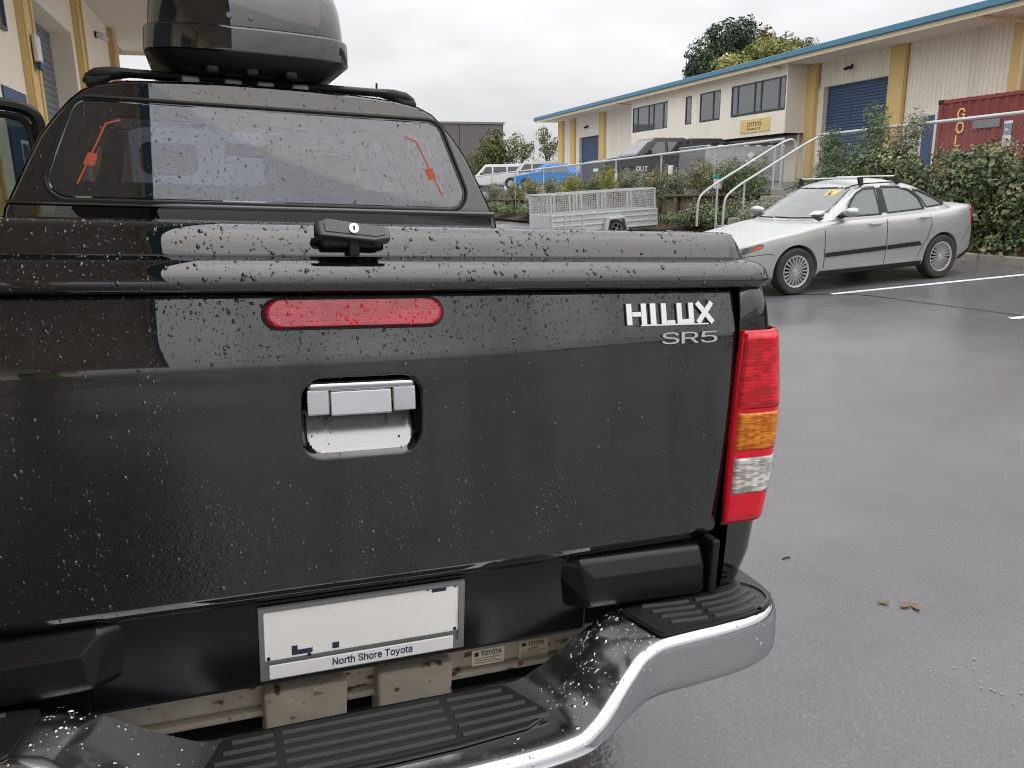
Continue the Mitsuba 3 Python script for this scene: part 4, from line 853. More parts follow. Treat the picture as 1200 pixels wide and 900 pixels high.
for a in (15.75, 20.95, 26.2, 12.4, 7.4, -1.8, -11.3, -20.8):
    lp('post', cat(box(LX, LX+.10, a, a+.72, -.3, LS-.01, .008), box(LX+.10, LX+.13, a+.02, a+.14, -.3, LS-.012, .006), box(LX+.10, LX+.13, a+.58, a+.70, -.3, LS-.012, .006)), 'yellow_post')
lp('soffit', box(LX-.1, -.25, -26, 30.2, LS, LS+.04), 'soffit'); lp('fascia_board', box(-.25, -.20, -26, 30.2, LS-.12, LS+.22), 'fascia_cream'); lp('gutter', box(-.20, -.08, -26, 30.3, LS+.08, LS+.30, .01), 'fascia_blue')
lp('fascia_board', box(-14, -.20, 30.2, 30.26, LS-.12, LS+.25), 'fascia_cream')
lp('roof', tm([(-.2, -26, LS+.28), (-.2, 30.3, LS+.28), (-16, 30.3, 7.6), (-16, -26, 7.6), (-.2, -26, LS+.24), (-.2, 30.3, LS+.24), (-16, 30.3, 7.55), (-16, -26, 7.55)], [(0, 1, 2), (0, 2, 3), (4, 6, 5), (4, 7, 6)]), 'fascia_blue')
lp('downpipe', tube([(LX+.2, 26.1, .2), (LX+.2, 26.1, LS-.05)], .05, 8), 'fascia_cream', sm=40)
w_ = lp('window', cat(box(LX, LX+.05, 12.9, 14.9, 3.85, 3.90), box(LX, LX+.05, 12.9, 14.9, 5.2, 5.25), box(LX, LX+.05, 12.9, 12.95, 3.9, 5.2), box(LX, LX+.05, 14.85, 14.9, 3.9, 5.2), box(LX, LX+.05, 13.85, 13.9, 3.9, 5.2)), 'frame_blue')
for a, b in ((12.95, 13.85), (13.9, 14.85)): lp('pane', box(LX+.012, LX+.02, a, b, 3.9, 5.2), 'glass_window', w_)
fl = lp('floodlight', box(LX, LX+.06, 23.9, 24.0, 5.28, 5.42), 'ink')
for s in (-1, 1): lp('lamp', hull(cat(cyl((LX+.10, 23.95+s*.08, 5.34), (LX+.26, 23.95+s*.2, 5.26), .07, 10), cyl((LX+.06, 23.95+s*.05, 5.36), (LX+.1, 23.95+s*.08, 5.34), .03, 8)).vertices), 'white_plastic', fl, 30)
al = lp('alarm_box', rbox(LX+.13, LX+.21, 15.98, 16.3, 3.58, 4.02, .03), 'white_plastic', sm=30); lp('alarm_lens', rbox(LX+.135, LX+.215, 16.04, 16.24, 3.46, 3.60, .02), 'sign_blue', al, 30)
lp('brick_panel', box(LX, LX+.04, 21.9, 25.9, -.2, 4.25), 'cont_red')
bs = lp('wall_sign', box(LX+.003, LX+.03, 14.2, 15.55, 1.55, 3.0, .005), 'sign_blue'); lp('sign_mark', cat(box(LX+.03, LX+.033, 14.75, 15.25, 2.2, 2.25), box(LX+.03, LX+.033, 14.75, 15.25, 1.85, 1.9), box(LX+.03, LX+.033, 14.75, 14.8, 1.9, 2.2), box(LX+.03, LX+.033, 15.2, 15.25, 1.9, 2.2)), 'white_flat', bs)
# ------------------------------------------------------------------ silver sedan
car = thing('silver_sedan', 'silver four door sedan with roof bars and a yellow learner plate parked by the hedge', 'car')
VR = np.array([[.9970, -.0688, -.0354], [.0688, .9976, -.0012], [.0354, 0, .9994]])
VR[:, 0] /= np.linalg.norm(VR[:, 0]); VR[:, 2] -= VR[:, 0]*(VR[:, 0]@VR[:, 2]); VR[:, 2] /= np.linalg.norm(VR[:, 2]); VR[:, 1] = np.cross(VR[:, 2], VR[:, 0])
VM4 = np.eye(4); VM4[:3, :3] = VR; VM4[:3, 3] = (6.92, 9.97, -.04); VM = T(VM4)
def vp(name, mesh, m, sm=False, parent=car, **k): return part(parent, name, mesh, m, sm, to=VM, **k)
bxs = np.r_[np.linspace(-.90, -.55, 12), np.linspace(-.5, 3.0, 44)[0:], np.linspace(3.05, 3.50, 14)]
ztop = lambda x: pchip([-.90, -.885, -.84, -.75, -.5, 0, .35, .6, 1.5, 2.6, 3.0, 3.2, 3.35, 3.44, 3.50], [.52, .60, .66, .715, .785, .865, .925, .95, .97, 1.0, 1.03, 1.04, 1.03, .98, .78], x)
zbot = lambda x: pchip([-.90, -.8, -.5, 0, 2.6, 3.1, 3.4, 3.5], [.34, .22, .19, .19, .19, .21, .30, .42], x)
hwid = lambda x: pchip([-.90, -.86, -.76, -.6, -.3, .2, 1.2, 2.4, 2.9, 3.2, 3.38, 3.46, 3.50], [.40, .60, .72, .79, .845, .875, .885, .88, .855, .80, .72, .62, .48], x)
def vsec(x):
    zt, zb, h = float(ztop(x)), float(zbot(x)), float(hwid(x))
    belt = [(.80, 0), (.93, .03), (.975, .10), (.992, .22), (1.0, .42), (.997, .55), (.985, .68)]
    H = zt-zb; pts = [(0, zb)]+[(h*a, zb+b*min(H, .75)/.75 if H < .75 else zb+b) for a, b in belt]
    zs = min(zb+.70*min(1, H/.74), zt-.01); sh = zt-pts[-1][1]
    pts += [(h*.965, zt-sh*.55), (h*.93, zt-sh*.28), (h*.87, zt-sh*.10), (h*.78, zt-sh*.0), (h*.5, zt+.018), (0, zt+.028)]
    r = [(x, -a, b) for a, b in pts]+[(x, a, b) for a, b in pts[-2:0:-1]]
    return np.array(r)
low = rings([vsec(x) for x in bxs]); 
if low.volume < 0: low.invert()
lowm = man(low)
for x, z, r in ((0, .315, .355), (2.64, .315, .355)):
    for s in (-1, 1): c = cyl((x, s*.55, z), (x, s*1.1, z), r, 40); lowm -= man(c if c.volume > 0 else (c.invert() or c))
vp('body', mtm(lowm), 'silver_paint', 35)
# greenhouse: a shell with real window openings
GZ = np.array([.90, .96, 1.05, 1.15, 1.25, 1.33, 1.39, 1.43, 1.455, 1.468, 1.474])
GF = np.interp(GZ, [.90, .96, 1.35, 1.42, 1.455, 1.474], [.22, .34, .98, 1.16, 1.36, 1.60]); GR = np.interp(GZ, [.90, 1.0, 1.06, 1.2, 1.33, 1.40, 1.45, 1.474], [3.14, 3.10, 3.0, 2.75, 2.46, 2.26, 2.03, 1.85])
GH = np.interp(GZ, [.90, .98, 1.2, 1.34, 1.40, 1.44, 1.465, 1.474], [.80, .775, .685, .625, .575, .49, .36, .22])
def gring(z, f, r, h):
    t = np.linspace(-1, 1, 25); b = min(.26, (r-f)*.3)
    fr = np.c_[f+b*np.abs(t)**2.6, h*t]; re = np.c_[r-b*.8*np.abs(t[::-1])**2.6, h*t[::-1]]
    sd = np.linspace(0, 1, 12)[1:-1]; s1 = np.c_[fr[-1, 0]+(re[0, 0]-fr[-1, 0])*sd, np.full(10, h)]; s2 = np.c_[re[-1, 0]+(fr[0, 0]-re[-1, 0])*sd, np.full(10, -h)]
    p = np.vstack([fr, s1, re, s2]); return np.c_[p, np.full(len(p), z)]
def fix(m):
    if m.volume < 0: m.invert()
    return m
go_ = fix(rings([gring(*q) for q in zip(GZ, GF, GR, GH)])); gi_ = fix(rings([gring(z, f, r, h) for z, f, r, h in zip(GZ[:-2]-.03, GF[:-2]+.05, GR[:-2]-.05, GH[:-2]-.035)]))
gsh = man(go_)-man(gi_)
SW = [[(.93, 1.0), (1.52, 1.0), (1.52, 1.335), (1.33, 1.33), (1.16, 1.265), (1.02, 1.135)], [(1.66, 1.01), (2.33, 1.03), (2.28, 1.17), (2.14, 1.28), (1.95, 1.33), (1.66, 1.345)], [(2.40, 1.05), (2.71, 1.07), (2.58, 1.15), (2.32, 1.265), (2.23, 1.265), (2.35, 1.16)]]
def gh_at(z): return np.interp(z, GZ, GH)
for pz in SW:
    e = fix(moved(extrude(Polygon(pz).buffer(.012), 2.4), to4((0, -1.2, 0), (1, 0, 0), (0, 0, 1), (0, 1, 0)))); gsh -= man(e)
wsp = Polygon([(-.66, .985), (.66, .985), (.535, 1.36), (-.535, 1.36)]).buffer(-.04).buffer(.04); e = fix(moved(extrude(wsp, 1.8), to4((-.3, 0, 0), (0, 1, 0), (0, 0, 1), (1, 0, 0)))); gsh -= man(e)
rsp = Polygon([(-.60, 1.09), (.60, 1.09), (.50, 1.34), (-.50, 1.34)]).buffer(-.04).buffer(.04); e = fix(moved(extrude(rsp, 1.2), to4((2.2, 0, 0), (0, 1, 0), (0, 0, 1), (1, 0, 0)))); gsh -= man(e)
vp('roof', mtm(gsh), 'silver_paint', 35)
def side_patch(pz, s, lift, sub=.08):
    V, F = trimesh.creation.triangulate_polygon(Polygon(pz), engine='earcut'); V = np.c_[V, np.zeros(len(V))]; V, F = trimesh.remesh.subdivide_to_size(V, F, sub)
    m = tm(np.c_[V[:, 0], s*(gh_at(V[:, 1])+lift), V[:, 1]], F)
    if m.face_normals[:, 1].mean()*s < 0: m.invert()
    return m
for s in (-1, 1):
    for i, pz in enumerate(SW):
        P = Polygon(pz); vp('side_window', side_patch(np.array(P.buffer(.02).exterior.coords)[:-1], s, -.012), 'glass_car')
        ring_ = P.buffer(.026).difference(P.buffer(.002)); V, F = trimesh.creation.triangulate_polygon(ring_, engine='earcut')
        vp('window_trim', tm(np.c_[V[:, 0], s*(gh_at(V[:, 1])+.004), V[:, 1]], F), 'black_trim')
    pb = [(1.535, 1.0), (1.645, 1.005), (1.645, 1.35), (1.535, 1.345)]; vp('door_pillar', side_patch(pb, s, .005), 'black_trim')
    vp('mirror_corner', side_patch([(.70, .985), (.90, .995), (.985, 1.12)], s, .006), 'black_trim')
def front_x(y, z): h = gh_at(z); return np.interp(z, GZ, GF)+.26*np.minimum(1, np.abs(y)/h)**2.6
def rear_x(y, z): h = gh_at(z); return np.interp(z, GZ, GR)-.208*np.minimum(1, np.abs(y)/h)**2.6
def fpatch(poly, fx, lift):
    V, F = trimesh.creation.triangulate_polygon(poly, engine='earcut'); V, F = trimesh.remesh.subdivide_to_size(np.c_[V, np.zeros(len(V))], F, .1)
    m = tm(np.c_[fx(V[:, 0], V[:, 1])+lift, V[:, 0], V[:, 1]], F)
    if m.face_normals[:, 0].mean()*(1 if fx is rear_x else -1) < 0: m.invert()
    return m
vp('windscreen', fpatch(wsp.buffer(.012), front_x, .012), 'glass_screen', True); vp('rear_window', fpatch(rsp.buffer(.012), rear_x, -.012), 'glass_car', True)
vp('learner_plate', fpatch(Polygon([(-.47, 1.265), (-.32, 1.265), (-.32, 1.34), (-.47, 1.34)]), front_x, .006), 'yellow_flat'); vp('plate_letter', cat(fpatch(Polygon([(-.38, 1.28), (-.363, 1.28), (-.363, 1.325), (-.38, 1.325)]), front_x, .002), fpatch(Polygon([(-.41, 1.28), (-.38, 1.28), (-.38, 1.292), (-.41, 1.292)]), front_x, .002)), 'ink')
vp('registration_label', fpatch(Polygon([(-.60, 1.02), (-.47, 1.02), (-.47, 1.075), (-.60, 1.075)]), front_x, .006), 'white_flat')
vp('wiper', cat(tube([(.33+.26*abs(y/.78)**2.6, y, .985+z) for y, z in ((-.62, .006), (-.3, .004), (.0, .012))], .011, 6), tube([(.33+.26*abs(y/.78)**2.6, y, .985+z) for y, z in ((.04, .006), (.3, .006), (.6, .016))], .011, 6)), 'ink', 40)
vp('cabin', cat([box(.5, 3.0, -.70, .70, .93, .985)]), 'seat_cloth')
for y in (-.36, .36):
    vp('front_seat', cat(rbox(1.40, 1.56, y-.22, y+.22, .95, 1.22, .05), rbox(1.45, 1.54, y-.12, y+.12, 1.20, 1.34, .04)), 'seat_cloth', 40)
    vp('rear_seat', cat(rbox(2.42, 2.56, y-.26, y+.26, .95, 1.13, .05), rbox(2.46, 2.54, y-.12, y+.12, 1.10, 1.22, .03)), 'seat_cloth', 40)
vp('dashboard', rbox(.52, .95, -.66, .66, .93, 1.03, .04), 'seat_cloth', 40)
def body_y(x, z):
    x = np.asarray(x, float); out = []
    for a, b in zip(np.atleast_1d(x), np.atleast_1d(z)):
        r = vsec(a); n = len(r)//2+1; h = r[:n]; out.append(np.interp(b, h[:, 2], -h[:, 1]) if np.all(np.diff(h[:, 2]) >= -1e-6) else np.interp(b, np.sort(h[:, 2]), -h[np.argsort(h[:, 2]), 1]))
    return np.array(out)
def bpatch(poly, s, lift, sub=.08):
    V, F = trimesh.creation.triangulate_polygon(poly, engine='earcut'); V, F = trimesh.remesh.subdivide_to_size(np.c_[V, np.zeros(len(V))], F, sub)
    return tm(np.c_[V[:, 0], s*(body_y(V[:, 0], V[:, 1])+lift), V[:, 1]], F)
def seam(pts, s, w=.005): return bpatch(LineString(pts).buffer(w, cap_style=2), s, .0025)
for s in (-1, 1):
    vp('door_seam', cat(seam([(.455, .28), (.455, .90)], s)), 'ink'); vp('door_seam', seam([(1.53, .28), (1.55, .60), (1.56, .96)], s), 'ink')
    vp('door_seam', seam([(2.15, .28), (2.19, .42), (2.33, .62), (2.40, .80), (2.38, .97)], s), 'ink')
    vp('side_moulding', cat(bpatch(Polygon([(.47, .475), (1.52, .50), (1.52, .55), (.47, .525)]).buffer(.004), s, .018), bpatch(Polygon([(1.56, .502), (2.20, .517), (2.16, .567), (1.56, .552)]).buffer(.004), s, .018)), 'black_trim', 30)
    vp('sill', bpatch(Polygon([(.36, .20), (2.28, .20), (2.25, .285), (.40, .285)]), s, .012), 'black_trim', 30)
    for hx, hz in ((1.33, .865), (2.25, .90)):
        vp('door_handle', cat(rbox(hx-.10, hx+.10, s*.900-.016, s*.900+.016, hz-.016, hz+.016, .011, 2), bpatch(Point(hx, hz-.01).buffer(.05).intersection(Polygon([(hx-.06, hz-.06), (hx+.06, hz-.06), (hx+.06, hz), (hx-.06, hz)])), s, .002)), 'silver_paint', 30)
    mk = vp('wing_mirror', hull(np.vstack([trimesh.creation.icosphere(2, r).vertices*np.array([.8, 1, .75])+np.array(c) for r, c in ((.085, (.80, s*1.00, 1.055)), (.07, (.80, s*.90, 1.05)), (.07, (.74, s*.98, 1.06)))])), 'silver_paint', 40)
    part(mk, 'mirror_foot', hull([(.76+a, s*b, c) for a in (0, .1) for b, c in ((.74, .97), (.74, 1.0), (.93, .985), (.93, 1.03))]), 'black_trim', 30, to=VM)
    vp('headlight', bpatch(Polygon([(-.80, .575), (-.52, .655), (-.50, .70), (-.56, .715), (-.76, .665)]), s, .004), 'glass_window'); vp('indicator', bpatch(Polygon([(-.66, .625), (-.55, .655), (-.53, .695), (-.62, .68)]), s, .007), 'lens_amber', uv=None) if False else vp('indicator', bpatch(Polygon([(-.66, .625), (-.55, .655), (-.53, .695), (-.62, .68)]), s, .007), 'orange')
    vp('tail_light', cat(bpatch(Polygon([(3.29, .74), (3.45, .74), (3.455, .93), (3.33, 1.01), (3.26, .985), (3.28, .92), (3.31, .86)]), s, .006)), 'red_plain', 30)
    vp('bumper_lower', bpatch(Polygon([(3.05, .22), (3.42, .36), (3.42, .42), (3.06, .30)]), s, .006), 'black_trim'); vp('bumper_seam', seam([(3.10, .52), (3.25, .70), (3.44, .75)], s, .004), 'ink')
    vp('bumper_seam', seam([(-.86, .545), (-.45, .58), (-.36, .56)], s, .004), 'ink')
    vp('roof_moulding', tube([(x, s*(gh_at(z)+.0), z+.004) for x, z in ((1.0, 1.345), (1.15, 1.385), (1.4, 1.405), (1.9, 1.405), (2.15, 1.385))], .009, 6), 'black_trim', 40)
for bx_, zt_ in ((1.30, 1.492), (1.98, 1.492)):
    rb = vp('roof_bar', hull(np.vstack([np.c_[bx_+.03*np.cos(np.arange(10)*np.pi/5), np.full(10, y), zt_+.012*np.sin(np.arange(10)*np.pi/5)] for y in (-.60, .60)])), 'galv', 30)
    for s in (-1, 1): part(rb, 'foot', hull([(bx_+a, s*b, c) for a in (-.03, .03) for b, c in ((.575, 1.395), (.61, 1.385), (.615, 1.40), (.55, 1.50), (.602, 1.502))]), 'black_trim', 25, to=VM)
def alloy_wheel(parent, M, R=.316, W=.20, rim=.215, nsp=20, name='wheel', paint='alloy', tyre=True):
    """axis along local y, outer face towards -y"""
    a = np.linspace(0, 2*np.pi, 41)
    def rev(pr, sec=40): m = trimesh.creation.revolve(np.array(pr), sections=sec); return moved(m, to4((0, 0, 0), (1, 0, 0), (0, 0, 1), (0, -1, 0)))
    k = numbered(parent+'__'+name); hub = rev([(0, .012), (.03, .012), (.036, .004), (.05, .002), (.052, -.03), (0, -.03)], 24); hub.apply_translation((0, -W/2+.02, 0))
    scene[k] = {**mikit.ply(hub, 'mat_'+paint, 30), 'to_world': M}
    part(k, 'tyre', rev([(rim-.002, -W*.45), (rim+.012, -W*.5), (R-.03, -W*.52), (R-.008, -W*.44), (R, -W*.3), (R, W*.3), (R-.008, W*.44), (R-.03, W*.52), (rim+.012, W*.5), (rim-.002, W*.45)]), 'tyre', 35, to=M)
    part(k, 'rim', cat(moved(rev([(rim-.024, W*.40), (rim-.020, W*.44), (rim, W*.47), (rim+.004, W*.44), (rim+.004, -W*.4), (rim-.03, -W*.4), (rim-.03, W*.2)]), np.eye(4))), paint, 30, to=M)
    part(k, 'brake_disc', cyl((0, .01, 0), (0, .03, 0), rim-.035, 24), 'void_black', 30, to=M)
    sp_ = []
    for i in range(nsp):
        t = 2*np.pi*i/nsp; c, s_ = math.cos(t), math.sin(t); wd0, wd1 = .008, .013 if nsp > 10 else .03
        P = [(r*c-q*s_, y, r*s_+q*c) for r, wd, y0, y1 in ((.046, wd0, -W/2+.010, -W/2+.035), (rim-.018, wd1, -W/2+.004, -W/2+.03)) for q in (-wd, wd) for y, q in ((y0, q*.7), (y1, q))]
        sp_.append(hull(P))
    for m in sp_: part(k, 'spoke', m, paint, to=M)
    return k
for x in (0, 2.64):
    alloy_wheel(car, T(VM4 @ to4((x, -.77, .316), (1, 0, 0), (0, 1, 0), (0, 0, 1)))); alloy_wheel(car, T(VM4 @ to4((x, .77, .316), (-1, 0, 0), (0, -1, 0), (0, 0, 1))), nsp=5)
vp('wheel_well', cat(box(-.34, .34, -.60, .60, .20, .66), box(2.30, 2.98, -.60, .60, .20, .66)), 'void_black')
vp('number_plate', box(-.918, -.905, -.18, .18, .38, .50, .003), 'plate_white')

# ------------------------------------------------------------------ caged trailer
tr = thing('cage_trailer', 'galvanised box trailer with a mesh cage parked below the retaining wall', 'trailer')
TX0, TX1, TY, TZB, TZD, TZT = 7.95, 11.15, 21.0, .33, .80, 1.30
tzl = lambda x: .04*(x-TX0)/(TX1-TX0)
TTM4 = to4((TX0, TY, 0), np.array([3.2, .0, .155])/math.hypot(3.2, .155), (0, 1, 0), np.array([-.155, 0, 3.2])/math.hypot(3.2, .155)); TT = T(TTM4)
def trp(name, mesh, m, sm=False, parent=tr, **k): return part(parent, name, mesh, m, sm, to=TT, **k)
L, Wd = 3.22, 1.75; zb, zd, zt = .20, .68, 1.245
for y, nm in ((0, 'side_panel'), (Wd, 'side_panel')):
    k = trp(nm, box(0, L, y-.02, y+.02, zb, zd), 'galv'); f = -1 if y == 0 else 1
    for z in (zb+.02, zb+.17, zd-.16, zd-.02): trp('rail', box(.02, L-.02, y+f*.02, y+f*.045, z-.018, z+.018, .005), 'galv', parent=k)
    for x in (.0, .40, .57, .93, 2.98, L-.02): trp('post', box(x, x+.05, y+f*.02-.025, y+f*.02+.025, zb, zd, .004), 'galv', parent=k)
for x in (0, L): trp('end_panel', box(x-.02, x+.02, .03, Wd-.03, zb, zd), 'galv')
trp('floor', box(.02, L-.02, .02, Wd-.02, zb-.06, zb+.01), 'steel_grey')
cg = trp('cage_frame', cat([box(0, L, y-.02, y+.02, zt-.04, zt, .004) for y in (0, Wd)]+[box(x-.02, x+.02, .02, Wd-.02, zt-.04, zt, .004) for x in (.02, L-.02)]), 'galv')
for x in (.02, .57, .78, 1.42, 1.66, 2.33, 2.44, L-.03):
    for y in (0, Wd): trp('cage_post', box(x-.022, x+.022, y-.02, y+.02, zd, zt-.04, .004), 'galv', parent=cg)
wires = []
for y in (0, Wd):
    for z in np.arange(zd+.05, zt-.04, .055): wires.append(box(.02, L-.02, y-.003, y+.003, z-.0035, z+.0035))
    for x in np.arange(.06, L-.03, .055): wires.append(box(x-.0035, x+.0035, y-.0035, y+.0025, zd, zt-.04))
for x in (.02, L-.02):
    for z in np.arange(zd+.05, zt-.04, .055): wires.append(box(x-.003, x+.003, .02, Wd-.02, z-.0035, z+.0035))
    for y in np.arange(.06, Wd, .055): wires.append(box(x-.0035, x+.0025, y-.0035, y+.0035, zd, zt-.04))
trp('cage_mesh', cat(wires), 'galv', parent=cg, stuff=True)
for y in (-.22, Wd+.22):
    f = 1 if y < 0 else -1
    pts = [(1.53, zb-.05), (1.62, .50), (2.08, .50), (2.17, zb-.05)]; g = LineString(pts).buffer(.018, cap_style=2, join_style=2)
    trp('mudguard', fix(moved(extrude(g, .24), to4((0, y-.12, 0), (1, 0, 0), (0, 0, 1), (0, 1, 0)))), 'galv')
    alloy_wheel(tr, T(TTM4 @ to4((1.85, y+.0, .205), (f, 0, 0), (0, f, 0), (0, 0, 1))), R=.25, W=.17, rim=.165, nsp=5, paint='steel_grey')
trp('drawbar', cat(cyl((0, .3, zb-.05), (-1.1, Wd/2, zb-.05), .04, 8), cyl((0, Wd-.3, zb-.05), (-1.1, Wd/2, zb-.05), .04, 8), cyl((-1.1, Wd/2, zb-.05), (-1.1, Wd/2, .02), .03, 8)), 'galv', 40)

# ------------------------------------------------------------------ vehicles on the terrace
def vehicle(name, label, cat_, pos, yaw, spec, paint, group=None):
    """simple car: lower body from a side outline, tapered cabin, flat glass, wheels.  local x = length (nose at -x end), y = width"""
    k = thing(name, label, cat_, group); W = spec['w']/2
    M4 = to4(pos, (math.cos(yaw), math.sin(yaw), 0), (-math.sin(yaw), math.cos(yaw), 0), (0, 0, 1)); M = T(M4)
    low = np.array(spec['low'], float); P = Polygon(low).buffer(-.04).buffer(.04, 3); core = np.array(P.exterior.coords)[:-1]
    inn = np.array(P.buffer(-.05, 3).exterior.coords)[:-1]
    a = fix(moved(extrude(P, 2*W-.12), to4((0, -W+.06, 0), (1, 0, 0), (0, 0, 1), (0, 1, 0)))); b = fix(moved(extrude(Polygon(inn), 2*W), to4((0, -W, 0), (1, 0, 0), (0, 0, 1), (0, 1, 0))))
    bm = man(a)+man(b)
    for wx in spec['wheels']:
        for s in (-1, 1): bm -= man(fix(cyl((wx, s*(W-.28), spec['r']), (wx, s*(W+.2), spec['r']), spec['r']*1.15, 24)))
    part(k, 'body', mtm(bm), paint, 30, to=M)
    for ci, c in enumerate(spec['cabs']):
        z0, z1 = c['z']; (xf0, xr0), (xf1, xr1) = c['bot'], c['top']; h0, h1 = W-.04, c.get('h1', W-.2)
        def pt(x, s, z): t = (z-z0)/(z1-z0); return np.array([x, s*(h0+(h1-h0)*t), z])
        r = .035; ic = trimesh.creation.icosphere(1, r).vertices
        cabm_ = hull(np.vstack([ic+np.array([x, s*(h-r), z]) for s in (-1, 1) for x, h, z in ((xf0, h0, z0), (xr0, h0, z0), (xf1+r, h1, z1-r), (xr1-r, h1, z1-r))]+[ic+np.array([(xf1+xr1)/2, 0, z1-.01])]))
        ck = part(k, c.get('name', 'cabin'), cabm_, c.get('paint', paint), 30, to=M)
        for s in (-1, 1):
            for q in c.get('win', []):
                V = [pt(x, s, z)+np.array([0, s*.032, 0]) for x, z in q]; n = len(V)
                part(ck, 'side_window', tm(V, [(0, i, i+1) for i in range(1, n-1)]), 'glass_dark', to=M)
        fx = lambda z: xf0+(xf1-xf0)*(z-z0)/(z1-z0); rx = lambda z: xr0+(xr1-xr0)*(z-z0)/(z1-z0)
        za, zb_ = z0+.10*(z1-z0), z0+.88*(z1-z0); 
        if c.get('screen', True):
            ya, yb = h0-.12, h1-.07
            part(ck, 'windscreen', tm([(fx(za)-.045, -ya, za), (fx(za)-.045, ya, za), (fx(zb_)-.045, yb, zb_), (fx(zb_)-.045, -yb, zb_)], [(0, 1, 2), (0, 2, 3)]), 'glass_window', to=M)
            part(ck, 'rear_window', tm([(rx(za)+.045, -ya, za), (rx(za)+.045, ya, za), (rx(zb_)+.045, yb, zb_), (rx(zb_)+.045, -yb, zb_)], [(0, 1, 2), (0, 2, 3)]), 'glass_dark', to=M)
    x0, x1 = low[:, 0].min(), low[:, 0].max()
    for s in (-1, 1):
        part(k, 'headlight', rbox(x0+.0, x0+.16, s*(W-.22)-.16, s*(W-.22)+.17, spec['hl']-.07, spec['hl']+.07, .03, 2), 'glass_window', 30, to=M)
        part(k, 'tail_light', rbox(x1-.10, x1+.01, s*(W-.10)-.08, s*(W-.10)+.09, spec['hl']-.05, spec['hl']+.28, .02, 2), 'red_plain', 30, to=M)
        part(k, 'wing_mirror', rbox(spec['mir'][0]-.05, spec['mir'][0]+.05, s*(W+.12)-.10, s*(W+.12)+.10, spec['mir'][1], spec['mir'][1]+.17, .04, 2), spec.get('mirp', 'ink'), 30, to=M)
    for wx in spec['wheels']:
        for s in (-1, 1):
            w_ = part(k, 'wheel', cyl((wx, s*(W-.20), spec['r']), (wx, s*(W-.03), spec['r']), spec['r']*.6, 16), 'alloy', 30, to=M)
            part(w_, 'tyre', cyl((wx, s*(W-.24), spec['r']), (wx, s*(W-.035), spec['r']), spec['r'], 24), 'tyre', 30, to=M)
    return k, M
ute = dict(w=1.86, r=.38, wheels=(.95, 4.17), hl=.98, mir=(1.78, 1.22), low=[(0, .45), (.02, .95), (.12, 1.06), (1.30, 1.20), (5.25, 1.20), (5.33, .9), (5.33, .50), (4.7, .42), (.5, .40)],
    cabs=[dict(z=(1.19, 1.86), bot=(1.30, 3.56), top=(2.12, 3.42), h1=.72, win=[[(1.78, 1.26), (2.50, 1.27), (2.50, 1.70), (2.18, 1.69)], [(2.62, 1.27), (3.36, 1.28), (3.30, 1.70), (2.62, 1.70)]]),
          dict(name='canopy', z=(1.19, 1.84), bot=(3.60, 5.28), top=(3.62, 5.05), h1=.74, screen=False, win=[[(3.75, 1.33), (4.85, 1.34), (4.80, 1.70), (3.78, 1.70)]])])
uk, UMt = vehicle('grey_pickup', 'dark grey double cab pickup with a canopy parked on the terrace behind the fence', 'pickup truck', (12.95, 29.4, 1.40), 0.0-.03, ute, 'ute_grey')
part(uk, 'logo_plate', box(-.004, .004, -.26, .26, .62, .74), 'white_flat', to=UMt)
part(uk, 'side_lettering', moved(text('OUT', .17, .003, True), to4((1.25, -.936, .62), (1, 0, 0), (0, 0, 1), (0, -1, 0))), 'white_flat', to=UMt); part(uk, 'orange_decal', box(3.05, 3.55, -.938, -.934, .80, .92), 'orange', to=UMt)
part(uk, 'round_decal', fix(moved(extrude(Point(4.6, 1.32).buffer(.17).difference(Point(4.6, 1.32).buffer(.10)), .004), to4((0, -.955, 0), (1, 0, 0), (0, 0, 1), (0, 1, 0)))), 'white_flat', to=UMt)
suv = dict(w=1.84, r=.38, wheels=(.85, 3.6), hl=.90, mir=(1.45, 1.10), low=[(0, .45), (.0, .95), (.15, 1.05), (1.15, 1.10), (4.62, 1.08), (4.68, .8), (4.66, .45), (4.2, .40), (.4, .40)],
    cabs=[dict(z=(1.07, 1.84), bot=(1.10, 4.62), top=(1.72, 4.45), h1=.76, win=[[(1.42, 1.14), (2.22, 1.14), (2.22, 1.66), (1.80, 1.66)], [(2.34, 1.14), (3.25, 1.14), (3.25, 1.66), (2.34, 1.66)], [(3.38, 1.14), (4.45, 1.14), (4.36, 1.66), (3.38, 1.66)]])])
YS = math.radians(-22)
def park(cx, cy, L, yaw): return (cx-L/2*math.cos(yaw), cy-L/2*math.sin(yaw), float(tz(cx, cy))+.004)
vehicle('white_wagon', 'white four wheel drive wagon parked behind the bright blue car', 'car', park(18.9, 53.6, 4.6, YS), YS, suv, 'white_paint')
vehicle('white_wagon', 'white wagon half hidden by the cab of the foreground pickup', 'car', park(17.3, 57.5, 4.6, YS), YS, suv, 'white_paint')
hatch = dict(w=1.74, r=.30, wheels=(.75, 3.2), hl=.68, mir=(1.35, .93), mirp='white_paint', low=[(0, .35), (.0, .62), (.2, .76), (1.05, .90), (3.9, .92), (4.0, .7), (3.98, .35), (3.5, .25), (.4, .25)],
    cabs=[dict(z=(.89, 1.40), bot=(.95, 3.85), top=(1.72, 3.15), h1=.60, win=[[(1.50, .95), (2.22, .95), (2.22, 1.30), (1.86, 1.28)], [(2.32, .95), (3.2, .95), (2.98, 1.28), (2.32, 1.30)]])])
vehicle('blue_hatchback', 'bright blue small car behind the fence between the white wagon and the dark grey pickup', 'car', park(16.7, 44.6, 4.0, YS), YS, hatch, 'car_blue')
bt = thing('grey_box_trailer', 'pale grey enclosed box trailer with dark roof slats under the upper storey', 'trailer')
